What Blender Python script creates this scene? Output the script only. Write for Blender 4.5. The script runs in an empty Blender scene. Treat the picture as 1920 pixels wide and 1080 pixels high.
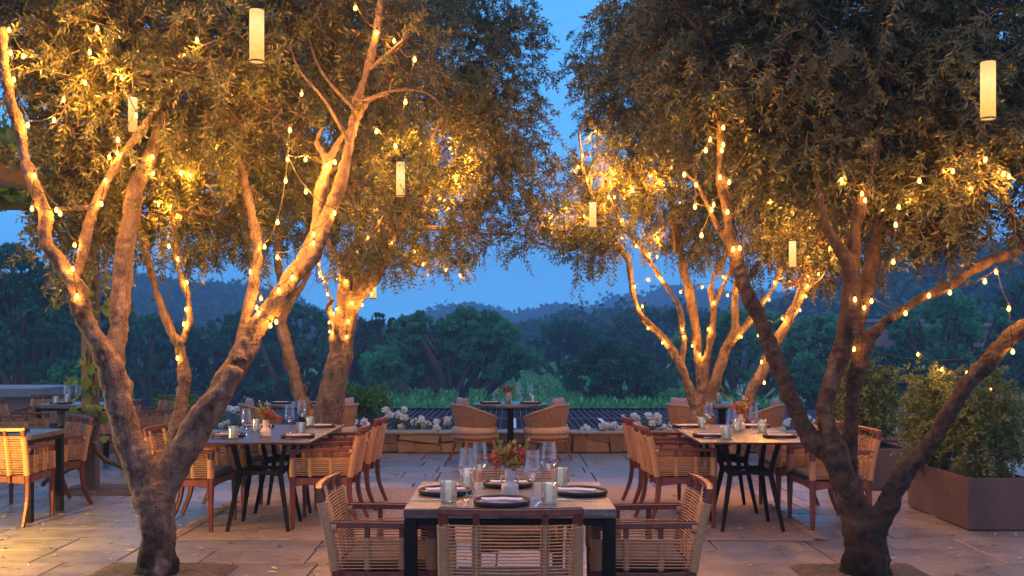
import bpy, math, random
import numpy as np
from mathutils import Vector, Matrix
random.seed(7); RNG = np.random.default_rng(7)
SC = bpy.context.scene
COL = SC.collection
PI = math.pi
F, CX, HY, H = 1935.0, 960.0, 645.0, 1.55        # focal length (px), principal column, horizon row, eye height

def P(x, y, d):
    return np.array([(x - CX) / F * d, d, H - (y - HY) / F * d])
def GX(x, d): return (x - CX) / F * d

# ------------------------------------------------------------------ materials
def new_mat(name):
    m = bpy.data.materials.new(name); m.use_nodes = True
    nt = m.node_tree; nt.nodes.clear()
    out = nt.nodes.new('ShaderNodeOutputMaterial')
    return m, nt, out
def N(nt, t, **kw):
    n = nt.nodes.new(t)
    for k, v in kw.items():
        if k.startswith('i_'):
            k2 = k[2:]
            n.inputs[int(k2) if k2.isdigit() else k2.replace('_', ' ')].default_value = v
        else: setattr(n, k, v)
    return n
def c4(c): return (c[0], c[1], c[2], 1)
def ramp(nt, fac, stops):
    r = nt.nodes.new('ShaderNodeValToRGB')
    e = r.color_ramp.elements
    while len(e) < len(stops): e.new(.5)
    for k, (p, c) in enumerate(stops): e[k].position = p; e[k].color = c4(c)
    nt.links.new(fac, r.inputs[0]); return r.outputs[0]
def pmat(name, a, b=None, rough=.6, scale=8, bump=0, bscale=60, metal=0, detail=5, stretch=(1, 1, 1), sheen=0, spec=None, tr=0):
    m, nt, out = new_mat(name)
    p = N(nt, 'ShaderNodeBsdfPrincipled'); p.inputs['Roughness'].default_value = rough; p.inputs['Metallic'].default_value = metal
    if spec is not None: p.inputs['Specular IOR Level'].default_value = spec
    if sheen: p.inputs['Sheen Weight'].default_value = sheen
    tc = N(nt, 'ShaderNodeTexCoord'); mp = N(nt, 'ShaderNodeMapping'); mp.inputs['Scale'].default_value = stretch
    nt.links.new(tc.outputs['Object'], mp.inputs[0])
    if b is None: b = tuple(x * .72 for x in a)
    n = N(nt, 'ShaderNodeTexNoise', i_Scale=scale, i_Detail=detail); nt.links.new(mp.outputs[0], n.inputs['Vector'])
    col = ramp(nt, n.outputs['Fac'], [(.32, b), (.68, a)])
    nt.links.new(col, p.inputs['Base Color'])
    if bump:
        n2 = N(nt, 'ShaderNodeTexNoise', i_Scale=bscale, i_Detail=4); nt.links.new(mp.outputs[0], n2.inputs['Vector'])
        bu = N(nt, 'ShaderNodeBump', i_Strength=bump, i_Distance=.01); nt.links.new(n2.outputs['Fac'], bu.inputs['Height'])
        nt.links.new(bu.outputs[0], p.inputs['Normal'])
    if tr:
        t = N(nt, 'ShaderNodeBsdfTranslucent'); nt.links.new(col, t.inputs[0])
        mx = N(nt, 'ShaderNodeMixShader', i_0=tr); nt.links.new(p.outputs[0], mx.inputs[1]); nt.links.new(t.outputs[0], mx.inputs[2])
        nt.links.new(mx.outputs[0], out.inputs[0])
    else: nt.links.new(p.outputs[0], out.inputs[0])
    return m
def leafmat(name, dark, light, tr=.25, rough=.5, spec=.3, extra=None):
    m, nt, out = new_mat(name)
    at = N(nt, 'ShaderNodeAttribute', attribute_name='rnd')
    st = [(0, dark), (.8, light)] if extra is None else [(0, dark), (.8, light), (.93, light), (.97, extra)]
    col = ramp(nt, at.outputs['Fac'], st)
    p = N(nt, 'ShaderNodeBsdfPrincipled', i_Roughness=rough); p.inputs['Specular IOR Level'].default_value = spec
    t = N(nt, 'ShaderNodeBsdfTranslucent')
    nt.links.new(col, p.inputs['Base Color']); nt.links.new(col, t.inputs[0])
    mx = N(nt, 'ShaderNodeMixShader', i_0=tr); nt.links.new(p.outputs[0], mx.inputs[1]); nt.links.new(t.outputs[0], mx.inputs[2])
    nt.links.new(mx.outputs[0], out.inputs[0]); return m
def emit(name, col, s):
    m, nt, out = new_mat(name)
    e = N(nt, 'ShaderNodeEmission', i_0=c4(col), i_1=s); nt.links.new(e.outputs[0], out.inputs[0]); return m
def glassmat(name, tint, rough=.02, base=.05, frost=0.0):
    m, nt, out = new_mat(name)
    t = N(nt, 'ShaderNodeBsdfTransparent', i_0=c4(tint)); g = N(nt, 'ShaderNodeBsdfGlossy', i_0=(1, 1, 1, 1)); g.inputs['Roughness'].default_value = rough
    lw = N(nt, 'ShaderNodeLayerWeight', i_0=.35)
    ma = N(nt, 'ShaderNodeMath', operation='MULTIPLY_ADD', i_1=.75, i_2=base); nt.links.new(lw.outputs['Facing'], ma.inputs[0])
    mx = N(nt, 'ShaderNodeMixShader'); nt.links.new(ma.outputs[0], mx.inputs[0]); nt.links.new(t.outputs[0], mx.inputs[1]); nt.links.new(g.outputs[0], mx.inputs[2])
    if frost:
        d = N(nt, 'ShaderNodeBsdfTranslucent', i_0=(.75, .82, .76, 1)); d2 = N(nt, 'ShaderNodeBsdfDiffuse', i_0=(.75, .82, .76, 1))
        a = N(nt, 'ShaderNodeMixShader', i_0=.5); nt.links.new(d.outputs[0], a.inputs[1]); nt.links.new(d2.outputs[0], a.inputs[2])
        b = N(nt, 'ShaderNodeMixShader', i_0=frost); nt.links.new(mx.outputs[0], b.inputs[1]); nt.links.new(a.outputs[0], b.inputs[2]); mx = b
    nt.links.new(mx.outputs[0], out.inputs[0]); return m

M = {}
M['mahogany'] = pmat('mahogany', (.20, .052, .028), (.105, .026, .016), .38, 6, .15, 40, stretch=(6, 6, 1))
M['rope'] = pmat('rope', (.52, .285, .145), (.39, .20, .095), .85, 60, .4, 300)
M['cushion'] = pmat('cushion', (.06, .032, .026), None, .9, 40, .4, 500, sheen=.2)
M['tubrope'] = pmat('tub_rope', (.40, .25, .15), (.29, .17, .10), .8, 40, .3, 250)
M['tubcush'] = pmat('tub_cushion', (.58, .42, .30), (.48, .33, .23), .9, 20, .3, 400)
M['teak'] = pmat('teak', (.36, .16, .065), (.24, .10, .04), .5, 8, .2, 60, stretch=(5, 5, 1))
M['pillow'] = pmat('pillow', (.42, .30, .33), (.30, .2, .24), .9, 30, .4, 300)
M['black'] = pmat('black_steel', (.012, .010, .011), None, .6, 20, .05, 200, spec=.12)
M['darktop'] = pmat('dark_table_top', (.060, .040, .045), (.036, .024, .028), .36, 3, .08, 120, stretch=(1, 8, 1), spec=.28)
M['plate'] = pmat('stoneware', (.045, .03, .03), None, .5, 30, .1, 200)
M['plate_in'] = pmat('stoneware_sky_sheen', (.22, .18, .19), (.15, .12, .13), .42, 25, .1, 200)  # inner face lighter than the rim: sky reflection put into the colour
M['napkin'] = pmat('napkin', (.60, .52, .55), (.50, .43, .46), .92, 60, .4, 500, sheen=.3)
M['steel'] = pmat('cutlery_steel', (.75, .73, .72), None, .18, 10, 0, metal=1)
M['copper'] = pmat('copper', (.75, .38, .22), None, .25, 10, 0, metal=1)
M['ceramic'] = pmat('white_ceramic', (.62, .52, .48), (.52, .42, .38), .55, 30, .15, 150)
M['glass'] = glassmat('wine_glass', (.96, .95, .95), .03, .06)
M['tumbler'] = glassmat('tumbler_glass', (.86, .92, .88), .10, .10, .09)
M['bronze'] = pmat('planter_bronze', (.115, .068, .052), (.066, .040, .033), .55, 3.5, .1, 60, stretch=(1, 1, .35), detail=9)
M['soil'] = pmat('soil', (.11, .075, .05), (.05, .034, .024), .95, 22, 1, 70)
M['post'] = pmat('pergola_metal', (.10, .06, .045), (.07, .042, .032), .5, 4, .08, 60)
M['jute'] = pmat('jute', (.29, .215, .195), (.19, .14, .128), .95, 35, .9, 260)
M['cord'] = pmat('cable', (.02, .018, .016), None, .6)
M['bulb'] = emit('bulb_glow', (1.0, .54, .12), 2.0)
M['socket'] = pmat('bulb_socket', (.02, .015, .01), None, .6)
def lanternmat():
    m, nt, out = new_mat('lantern_shade'); tc = N(nt, 'ShaderNodeTexCoord'); sx = N(nt, 'ShaderNodeSeparateXYZ'); nt.links.new(tc.outputs['Object'], sx.inputs[0])
    c = ramp(nt, sx.outputs['Z'], [(0, (.80, .42, .10)), (.10, (.95, .58, .16)), (.22, (1, .72, .29)), (.36, (.72, .42, .11))])
    n = N(nt, 'ShaderNodeTexNoise', i_Scale=30); nt.links.new(tc.outputs['Object'], n.inputs[0]); mr = N(nt, 'ShaderNodeMapRange', i_1=.2, i_2=.8, i_3=.36, i_4=.46); nt.links.new(n.outputs['Fac'], mr.inputs[0])
    e = N(nt, 'ShaderNodeEmission'); nt.links.new(c, e.inputs[0]); nt.links.new(mr.outputs[0], e.inputs[1]); nt.links.new(e.outputs[0], out.inputs[0]); return m
M['lantern'] = lanternmat()
M['winebark'] = pmat('vine_bark', (.12, .07, .05), (.05, .03, .022), .9, 20, .9, 40, stretch=(1, 1, .3))
M['mauve'] = pmat('stucco', (.26, .17, .19), (.2, .13, .15), .9, 1.5, .2, 30)
M['roofgrey'] = pmat('roof_membrane', (.20, .19, .24), (.14, .135, .17), .8, 2, .1, 20)
M['slatdark'] = pmat('slat_steel', (.016, .012, .022), None, .85, 3, 0, spec=.06)
M['slatlight'] = pmat('slat_edge', (.19, .15, .21), (.12, .09, .15), .7, 5, 0, spec=.2)
M['rail'] = pmat('roof_beam_pale', (.62, .58, .68), None, .5, 4, 0)
M['rose'] = leafmat('white_petals', (.75, .73, .70), (.85, .84, .82), .3, .6)
M['roseleaf'] = leafmat('rose_leaf', (.03, .075, .02), (.07, .14, .04), .25)
M['bushleaf'] = leafmat('bush_leaf', (.035, .11, .025), (.09, .22, .05), .25)
M['ficus'] = leafmat('ficus_leaf', (.03, .065, .02), (.17, .22, .07), .35, .4)
M['grapeleaf'] = leafmat('grape_leaf', (.10, .17, .03), (.22, .30, .06), .4)
M['olive'] = leafmat('olive_leaf', (.017, .025, .010), (.115, .135, .062), .30, .4, .55, (.36, .24, .08))
M['twig'] = pmat('twig', (.17, .105, .065), (.10, .06, .04), .85, 30)
M['oak'] = leafmat('oak_leaf', (.012, .12, .065), (.085, .37, .21), .38, .7, .15, (.26, .42, .32))  # lit crowns put into the leaf colour; palest leaves stand in for highlights
M['oakdark'] = leafmat('dark_oak_leaf', (.008, .06, .042), (.032, .18, .115), .15, .7, .1)
M['forest'] = leafmat('forest_leaf', (.020, .06, .055), (.04, .12, .10), .1, .8, .1)
M['oakbark'] = pmat('oak_bark', (.07, .05, .045), (.035, .025, .024), .9, 3, .8, 12)
M['vine'] = leafmat('vineyard_leaf', (.045, .22, .075), (.13, .42, .16), .3, .7, .1)
M['vinepost'] = pmat('vine_trunk', (.35, .30, .26), None, .9, 4)
M['litter'] = leafmat('dry_leaf', (.07, .04, .025), (.46, .34, .17), .1, .8)
M['flower_red'] = leafmat('red_petals', (.22, .018, .02), (.42, .06, .05), .2)
M['flower_green'] = leafmat('bouquet_leaf', (.12, .13, .03), (.36, .30, .10), .3)
M['yellow'] = pmat('house_wall', (.5, .42, .36), None, .9)

def bark(name, a, b, dark, zdark):
    m, nt, out = new_mat(name)
    p = N(nt, 'ShaderNodeBsdfPrincipled', i_Roughness=.88); p.inputs['Specular IOR Level'].default_value = .2
    tc = N(nt, 'ShaderNodeTexCoord'); mp = N(nt, 'ShaderNodeMapping'); mp.inputs['Scale'].default_value = (1, 1, .42)
    nt.links.new(tc.outputs['Object'], mp.inputs[0])
    n = N(nt, 'ShaderNodeTexNoise', i_Scale=15, i_Detail=10, i_Roughness=.72); nt.links.new(mp.outputs[0], n.inputs[0])
    c = ramp(nt, n.outputs['Fac'], [(.34, dark), (.46, b), (.66, a)])
    n3 = N(nt, 'ShaderNodeTexNoise', i_Scale=2.3, i_Detail=5); nt.links.new(tc.outputs['Object'], n3.inputs[0])
    sx = N(nt, 'ShaderNodeSeparateXYZ'); nt.links.new(tc.outputs['Object'], sx.inputs[0])
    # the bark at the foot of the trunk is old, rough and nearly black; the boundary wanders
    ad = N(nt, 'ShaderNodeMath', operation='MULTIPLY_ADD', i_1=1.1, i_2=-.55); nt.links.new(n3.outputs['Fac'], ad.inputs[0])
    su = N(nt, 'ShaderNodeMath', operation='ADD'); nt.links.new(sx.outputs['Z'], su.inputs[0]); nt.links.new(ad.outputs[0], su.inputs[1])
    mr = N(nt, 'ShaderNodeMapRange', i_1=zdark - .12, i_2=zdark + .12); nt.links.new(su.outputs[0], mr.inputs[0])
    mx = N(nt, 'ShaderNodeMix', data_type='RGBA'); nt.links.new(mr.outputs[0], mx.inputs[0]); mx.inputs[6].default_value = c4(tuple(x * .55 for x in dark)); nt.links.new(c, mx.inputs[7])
    # lichen and worn patches
    nl = N(nt, 'ShaderNodeTexNoise', i_Scale=5.5, i_Detail=6); nt.links.new(mp.outputs[0], nl.inputs[0])
    rl = N(nt, 'ShaderNodeMapRange', i_1=.60, i_2=.68); nt.links.new(nl.outputs['Fac'], rl.inputs[0])
    mx2 = N(nt, 'ShaderNodeMix', data_type='RGBA'); nt.links.new(rl.outputs[0], mx2.inputs[0]); nt.links.new(mx.outputs[2], mx2.inputs[6]); mx2.inputs[7].default_value = c4(tuple(x * 1.25 for x in a))
    cm = 0
    mv = N(nt, 'ShaderNodeMapping'); mv.inputs['Scale'].default_value = (1, 1, .22); nw = N(nt, 'ShaderNodeMix', data_type='RGBA', blend_type='LINEAR_LIGHT'); nw.inputs[0].default_value = .06
    nt.links.new(tc.outputs['Object'], mv.inputs[0]); nt.links.new(mv.outputs[0], nw.inputs[6]); nt.links.new(n3.outputs['Color'], nw.inputs[7])
    v = N(nt, 'ShaderNodeTexVoronoi', i_Scale=75); v.feature = 'DISTANCE_TO_EDGE'; nt.links.new(nw.outputs[2], v.inputs['Vector'])
    crk = N(nt, 'ShaderNodeMapRange', i_1=0, i_2=.10); nt.links.new(v.outputs['Distance'], crk.inputs[0])
    mh = N(nt, 'ShaderNodeMapping'); mh.inputs['Scale'].default_value = (1, 1, 2.4); nt.links.new(tc.outputs['Object'], mh.inputs[0])
    n2 = N(nt, 'ShaderNodeTexNoise', i_Scale=34, i_Detail=8, i_Roughness=.7); nt.links.new(mh.outputs[0], n2.inputs[0])
    h0 = N(nt, 'ShaderNodeMath', operation='ADD'); nt.links.new(n2.outputs['Fac'], h0.inputs[0]); nt.links.new(n.outputs['Fac'], h0.inputs[1])
    h = N(nt, 'ShaderNodeMath', operation='MULTIPLY_ADD', i_1=.22); nt.links.new(crk.outputs[0], h.inputs[0]); nt.links.new(h0.outputs[0], h.inputs[2])
    cc = ramp(nt, crk.outputs[0], [(0, (.80, .78, .76)), (1, (1, 1, 1))]); mx3 = N(nt, 'ShaderNodeMix', data_type='RGBA', blend_type='MULTIPLY'); mx3.inputs[0].default_value = 1
    nt.links.new(mx2.outputs[2], mx3.inputs[6]); nt.links.new(cc, mx3.inputs[7]); nt.links.new(mx3.outputs[2], p.inputs['Base Color'])
    bu = N(nt, 'ShaderNodeBump', i_Strength=1.0, i_Distance=.022); nt.links.new(h.outputs[0], bu.inputs['Height']); nt.links.new(bu.outputs[0], p.inputs['Normal'])
    nt.links.new(p.outputs[0], out.inputs[0]); return m
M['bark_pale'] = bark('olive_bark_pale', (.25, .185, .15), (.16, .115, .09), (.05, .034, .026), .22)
M['bark_dark'] = bark('olive_bark_dark', (.105, .072, .055), (.062, .042, .032), (.02, .014, .011), .22)  # darker copy of the bark: shade on the trunk front put into colour

def marble():
    m, nt, out = new_mat('veined_marble')
    p = N(nt, 'ShaderNodeBsdfPrincipled', i_Roughness=.34); p.inputs['Specular IOR Level'].default_value = .3
    tc = N(nt, 'ShaderNodeTexCoord'); mp = N(nt, 'ShaderNodeMapping'); mp.inputs['Scale'].default_value = (.7, 2.6, 5); mp.inputs['Rotation'].default_value = (0, 0, .12)
    nt.links.new(tc.outputs['Object'], mp.inputs[0])
    n = N(nt, 'ShaderNodeTexNoise', i_Scale=3.0, i_Detail=10, i_Roughness=.7, i_Distortion=.9); nt.links.new(mp.outputs[0], n.inputs[0])
    c = ramp(nt, n.outputs['Fac'], [(.30, (.03, .018, .012)), (.40, (.15, .092, .055)), (.46, (.045, .038, .037)), (.53, (.20, .165, .15)), (.58, (.06, .046, .04)), (.70, (.25, .225, .21))])
    nt.links.new(c, p.inputs['Base Color']); nt.links.new(p.outputs[0], out.inputs[0]); return m
M['marble'] = marble()
def stonemat(name, cols, rough=.75, fine=30):
    m, nt, out = new_mat(name)
    p = N(nt, 'ShaderNodeBsdfPrincipled', i_Roughness=rough); p.inputs['Specular IOR Level'].default_value = .35
    at = N(nt, 'ShaderNodeAttribute', attribute_name='rnd')
    base = ramp(nt, at.outputs['Fac'], [(k / (len(cols) - 1), c) for k, c in enumerate(cols)])
    tc = N(nt, 'ShaderNodeTexCoord')
    n = N(nt, 'ShaderNodeTexNoise', i_Scale=3.2, i_Detail=8, i_Roughness=.62); nt.links.new(tc.outputs['Object'], n.inputs[0])
    n2 = N(nt, 'ShaderNodeTexNoise', i_Scale=fine, i_Detail=6, i_Roughness=.7); nt.links.new(tc.outputs['Object'], n2.inputs[0])
    s = ramp(nt, n.outputs['Fac'], [(.28, (.66, .65, .66)), (.5, (.96, .96, .96)), (.72, (1.14, 1.13, 1.12))])
    s2 = ramp(nt, n2.outputs['Fac'], [(.30, (.55, .53, .52)), (.46, (1, 1, 1)), (1, (1.1, 1.1, 1.1))])
    mx = N(nt, 'ShaderNodeMix', data_type='RGBA', blend_type='MULTIPLY'); mx.inputs[0].default_value = 1; nt.links.new(base, mx.inputs[6]); nt.links.new(s, mx.inputs[7])
    mx2 = N(nt, 'ShaderNodeMix', data_type='RGBA', blend_type='MULTIPLY'); mx2.inputs[0].default_value = 1; nt.links.new(mx.outputs[2], mx2.inputs[6]); nt.links.new(s2, mx2.inputs[7])
    nt.links.new(mx2.outputs[2], p.inputs['Base Color'])
    bu = N(nt, 'ShaderNodeBump', i_Strength=.5, i_Distance=.006); nt.links.new(n2.outputs['Fac'], bu.inputs['Height']); nt.links.new(bu.outputs[0], p.inputs['Normal'])
    rr = N(nt, 'ShaderNodeMapRange', i_1=.3, i_2=.7, i_3=rough - .22, i_4=rough + .1); nt.links.new(n.outputs['Fac'], rr.inputs[0]); nt.links.new(rr.outputs[0], p.inputs['Roughness'])
    nt.links.new(p.outputs[0], out.inputs[0]); return m
M['paving'] = stonemat('flagstone', [(.17, .142, .138), (.225, .184, .172), (.135, .116, .12), (.265, .216, .196)], .44, 26)
M['walls'] = stonemat('wall_stone', [(.20, .115, .06), (.30, .175, .085), (.17, .12, .085), (.34, .22, .12), (.24, .16, .10)], .85, 40)
M['mortar'] = pmat('mortar', (.06, .045, .035), None, .95, 20, .5)
M['cap'] = pmat('wall_cap', (.30, .245, .20), (.2, .16, .13), .85, 12, .6, 40)
def groundmat():
    m, nt, out = new_mat('valley_grass')
    p = N(nt, 'ShaderNodeBsdfPrincipled', i_Roughness=.95); p.inputs['Specular IOR Level'].default_value = .1
    tc = N(nt, 'ShaderNodeTexCoord'); n = N(nt, 'ShaderNodeTexNoise', i_Scale=.12, i_Detail=8); nt.links.new(tc.outputs['Object'], n.inputs[0])
    c = ramp(nt, n.outputs['Fac'], [(.35, (.05, .12, .055)), (.55, (.09, .19, .085)), (.72, (.17, .20, .12))])
    nt.links.new(c, p.inputs['Base Color']); nt.links.new(p.outputs[0], out.inputs[0]); return m
M['ground'] = groundmat()

# ------------------------------------------------------------------ mesh builder
class MB:
    def __init__(s): s.V = []; s.Q = []; s.T = []; s.R = []; s.n = 0
    def add(s, V, Fq=None, Ft=None, rnd=None, T=None):
        V = np.asarray(V, float).reshape(-1, 3)
        if T is not None:
            A = np.array(T); V = V @ A[:3, :3].T + A[:3, 3]
        if Fq is not None and len(Fq): s.Q.append(np.asarray(Fq, int).reshape(-1, 4) + s.n)
        if Ft is not None and len(Ft): s.T.append(np.asarray(Ft, int).reshape(-1, 3) + s.n)
        s.R.append(np.full(len(V), .5) if rnd is None else np.broadcast_to(rnd, (len(V),)).astype(float))
        s.V.append(V); s.n += len(V); return s
    def merge(s, o, T=None):
        if not o.n: return s
        V = np.vstack(o.V); Q = np.vstack(o.Q) if o.Q else None; Tr = np.vstack(o.T) if o.T else None
        return s.add(V, Q, Tr, np.concatenate(o.R), T)
    def box(s, x0, x1, y0, y1, z0, z1, bev=0, T=None, rnd=None):
        if bev <= 0:
            V = [(x, y, z) for x in (x0, x1) for y in (y0, y1) for z in (z0, z1)]
            return s.add(V, [(0, 1, 3, 2), (4, 6, 7, 5), (0, 4, 5, 1), (2, 3, 7, 6), (0, 2, 6, 4), (1, 5, 7, 3)], None, rnd, T)
        V = []; idx = {}
        X, Y, Z = (x0, x1), (y0, y1), (z0, z1)
        for i in (0, 1):
            for j in (0, 1):
                for k in (0, 1):
                    for a in range(3):
                        p = [X[i] + bev * (1 - 2 * i), Y[j] + bev * (1 - 2 * j), Z[k] + bev * (1 - 2 * k)]
                        p[a] = (X[i], Y[j], Z[k])[a]
                        idx[i, j, k, a] = len(V); V.append(p)
        q = []; t = []
        for i in (0, 1):
            q.append([idx[i, j, k, 0] for j, k in ((0, 0), (1, 0), (1, 1), (0, 1))][::(1 if i else -1)])
            q.append([idx[j, i, k, 1] for j, k in ((0, 0), (0, 1), (1, 1), (1, 0))][::(1 if i else -1)])
            q.append([idx[j, k, i, 2] for j, k in ((0, 0), (1, 0), (1, 1), (0, 1))][::(1 if i else -1)])
        for a in (0, 1):
            for b in (0, 1):
                q.append((idx[a, b, 0, 0], idx[a, b, 1, 0], idx[a, b, 1, 1], idx[a, b, 0, 1]))
                q.append((idx[a, 0, b, 0], idx[a, 1, b, 0], idx[a, 1, b, 2], idx[a, 0, b, 2]))
                q.append((idx[0, a, b, 1], idx[1, a, b, 1], idx[1, a, b, 2], idx[0, a, b, 2]))
                for k in (0, 1): t.append((idx[a, b, k, 0], idx[a, b, k, 1], idx[a, b, k, 2]))
        return s.add(V, q, t, rnd, T)
    def tube(s, pts, rad, n=8, cap=True, rnd=None, lump=0, T=None):
        pts = np.asarray(pts, float); m = len(pts); rad = np.broadcast_to(np.asarray(rad, float), (m,))
        tg = np.gradient(pts, axis=0); tg /= np.linalg.norm(tg, axis=1)[:, None] + 1e-12
        a = np.array([1., 0, 0]) if abs(tg[0][0]) < .8 else np.array([0, 1., 0])
        ang = np.arange(n) * 2 * PI / n; V = []
        ph = RNG.random(3) * 6
        for i in range(m):
            a = a - tg[i] * (a @ tg[i]); a /= np.linalg.norm(a) + 1e-12; b = np.cross(tg[i], a)
            r = rad[i]
            if lump: r = r * (1 + lump * (np.sin(2 * ang + ph[0] + i * .35) + .7 * np.sin(3 * ang + ph[1] - i * .27) + .4 * np.sin(5 * ang + ph[2] + i * .5)))
            else: r = np.full(n, r)
            V.append(pts[i] + (np.cos(ang) * r)[:, None] * a + (np.sin(ang) * r)[:, None] * b)
        V = np.vstack(V); q = []
        I = np.arange(n); J = (I + 1) % n
        for i in range(m - 1):
            q.append(np.stack([i * n + I, i * n + J, (i + 1) * n + J, (i + 1) * n + I], 1))
        t = []
        if cap:
            c0 = len(V); V = np.vstack([V, pts[:1], pts[-1:]])
            t = [(c0, (k + 1) % n, k) for k in range(n)] + [(c0 + 1, (m - 1) * n + k, (m - 1) * n + (k + 1) % n) for k in range(n)]
        return s.add(V, np.vstack(q), t, rnd, T)
    def sweep(s, pts, w, h, side, T=None):
        # rectangle of width w along `side` and height h, swept along pts; w and h may vary
        pts = np.asarray(pts, float); m = len(pts); w = np.broadcast_to(w, (m,)); h = np.broadcast_to(h, (m,))
        tg = np.gradient(pts, axis=0); tg /= np.linalg.norm(tg, axis=1)[:, None]; sd = np.asarray(side, float); V = []
        for i in range(m):
            s1 = sd - tg[i] * (sd @ tg[i]); s1 /= np.linalg.norm(s1); nn = np.cross(tg[i], s1); b = min(w[i], h[i]) * .14
            for u, v in ((-1, -1), (1, -1), (1, 1), (-1, 1)):
                for du, dv in (((b, 0), (0, b)) if u * v > 0 else ((0, b), (b, 0))):
                    V.append(pts[i] + s1 * u * (w[i] / 2 - du) + nn * v * (h[i] / 2 - dv))
        I = np.arange(8); J = (I + 1) % 8
        q = [np.stack([i * 8 + I, i * 8 + J, (i + 1) * 8 + J, (i + 1) * 8 + I], 1) for i in range(m - 1)]
        e = (m - 1) * 8
        q.append(np.array([[0, 1, 2, 3], [0, 3, 4, 7], [4, 5, 6, 7], [e, e + 1, e + 2, e + 3], [e, e + 3, e + 4, e + 7], [e + 4, e + 5, e + 6, e + 7]]))
        return s.add(V, np.vstack(q), None, None, T)
    def lathe(s, prof, n=24, o=(0, 0, 0), T=None, rib=None):
        prof = np.asarray(prof, float); m = len(prof); ang = np.arange(n) * 2 * PI / n; V = []
        for r, z in prof:
            rr = r if rib is None else r * (1 + rib * np.cos(np.arange(n) * PI))
            V.append(np.stack([np.cos(ang) * rr + o[0], np.sin(ang) * rr + o[1], np.full(n, z + o[2])], 1))
        I = np.arange(n); J = (I + 1) % n
        q = [np.stack([i * n + I, i * n + J, (i + 1) * n + J, (i + 1) * n + I], 1) for i in range(m - 1)]
        return s.add(np.vstack(V), np.vstack(q), None, None, T)
    def build(s, name, mat, parent=None, smooth=False, loc=None):
        me = bpy.data.meshes.new(name)
        V = np.vstack(s.V); nq = sum(len(a) for a in s.Q); nt_ = sum(len(a) for a in s.T)
        loops = np.concatenate([a.ravel() for a in s.Q] + [a.ravel() for a in s.T]).astype(np.int32)
        me.vertices.add(len(V)); me.vertices.foreach_set('co', V.ravel().astype(np.float32))
        me.loops.add(len(loops)); me.loops.foreach_set('vertex_index', loops)
        me.polygons.add(nq + nt_)
        st = np.concatenate([np.arange(nq) * 4, nq * 4 + np.arange(nt_) * 3]).astype(np.int32)
        me.polygons.foreach_set('loop_start', st)
        me.update(calc_edges=True)
        me.polygons.foreach_set('use_smooth', np.full(nq + nt_, bool(smooth)))
        at = me.attributes.new('rnd', 'FLOAT', 'POINT'); at.data.foreach_set('value', np.concatenate(s.R).astype(np.float32))
        me.materials.append(mat)
        o = bpy.data.objects.new(name, me); COL.objects.link(o)
        if parent is not None: o.parent = parent
        if loc is not None: o.location = loc
        return o
def tag(o, label=None, cat=None, group=None, kind=None):
    if label: o['label'] = label
    if cat: o['category'] = cat
    if group: o['group'] = group
    if kind: o['kind'] = kind
    return o
def thing(name, label, cat, loc=(0, 0, 0), rz=0, group=None):
    o = bpy.data.objects.new(name, None); COL.objects.link(o); o.empty_display_size = .1
    o.location = loc; o.rotation_euler = (0, 0, rz)
    return tag(o, label, cat, group)
def dup(root, loc, rz, label=None, group=None, scale=None):
    r = root.copy(); COL.objects.link(r); r.location = loc; r.rotation_euler = (0, 0, rz)
    if scale: r.scale = scale
    if label: r['label'] = label
    if group: r['group'] = group
    for ch in list(root.children):
        c = ch.copy(); COL.objects.link(c); c.parent = r
        for g in list(ch.children):
            d = g.copy(); COL.objects.link(d); d.parent = c
    return r
class Kind:
    """first use moves the prototype, later uses copy it"""
    def __init__(s, root): s.root = root; s.used = False
    def put(s, loc, rz, label, group=None, scale=None):
        if not s.used:
            s.used = True; r = s.root; r.location = loc; r.rotation_euler = (0, 0, rz)
            if scale: r.scale = scale
            r['label'] = label
            if group: r['group'] = group
            return r
        return dup(s.root, loc, rz, label, group, scale or (1, 1, 1))
def cr(pts, k=6):
    """Catmull-Rom resampling"""
    p = np.asarray(pts, float); p = np.vstack([2 * p[0] - p[1], p, 2 * p[-1] - p[-2]]); out = []
    for i in range(1, len(p) - 2):
        t = np.linspace(0, 1, k, endpoint=False)[:, None]; a, b, c, d = p[i - 1], p[i], p[i + 1], p[i + 2]
        out.append(.5 * (2 * b + (c - a) * t + (2 * a - 5 * b + 4 * c - d) * t ** 2 + (3 * b - a - 3 * c + d) * t ** 3))
    out.append(p[-2][None]); return np.vstack(out)

# ------------------------------------------------------------------ camera, sky, sun
cam = bpy.data.objects.new('camera', bpy.data.cameras.new('camera')); COL.objects.link(cam); SC.camera = cam
cam.location = (0, 0, H); cam.rotation_euler = (PI / 2, 0, 0)
cam.data.sensor_width = 36; cam.data.lens = 36 * F / 1920; cam.data.shift_y = (HY - 540) / 1920
cam.data.clip_end = 5000; cam.data.clip_start = .05
SUN_EL, SUN_ROT = 78, 176
w = bpy.data.worlds.new('World'); SC.world = w; w.use_nodes = True; nt = w.node_tree
sky = nt.nodes.new('ShaderNodeTexSky'); sky.sky_type = 'NISHITA'; sky.sun_disc = False
sky.sun_elevation = math.radians(SUN_EL); sky.sun_rotation = math.radians(SUN_ROT)
sky.ozone_density = 10; sky.dust_density = 0; sky.air_density = .62
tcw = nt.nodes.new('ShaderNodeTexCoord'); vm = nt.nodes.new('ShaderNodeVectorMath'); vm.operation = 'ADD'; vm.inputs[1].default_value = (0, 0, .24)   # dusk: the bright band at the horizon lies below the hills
vn = nt.nodes.new('ShaderNodeVectorMath'); vn.operation = 'NORMALIZE'; nt.links.new(tcw.outputs['Generated'], vm.inputs[0]); nt.links.new(vm.outputs[0], vn.inputs[0]); nt.links.new(vn.outputs[0], sky.inputs[0])
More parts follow.
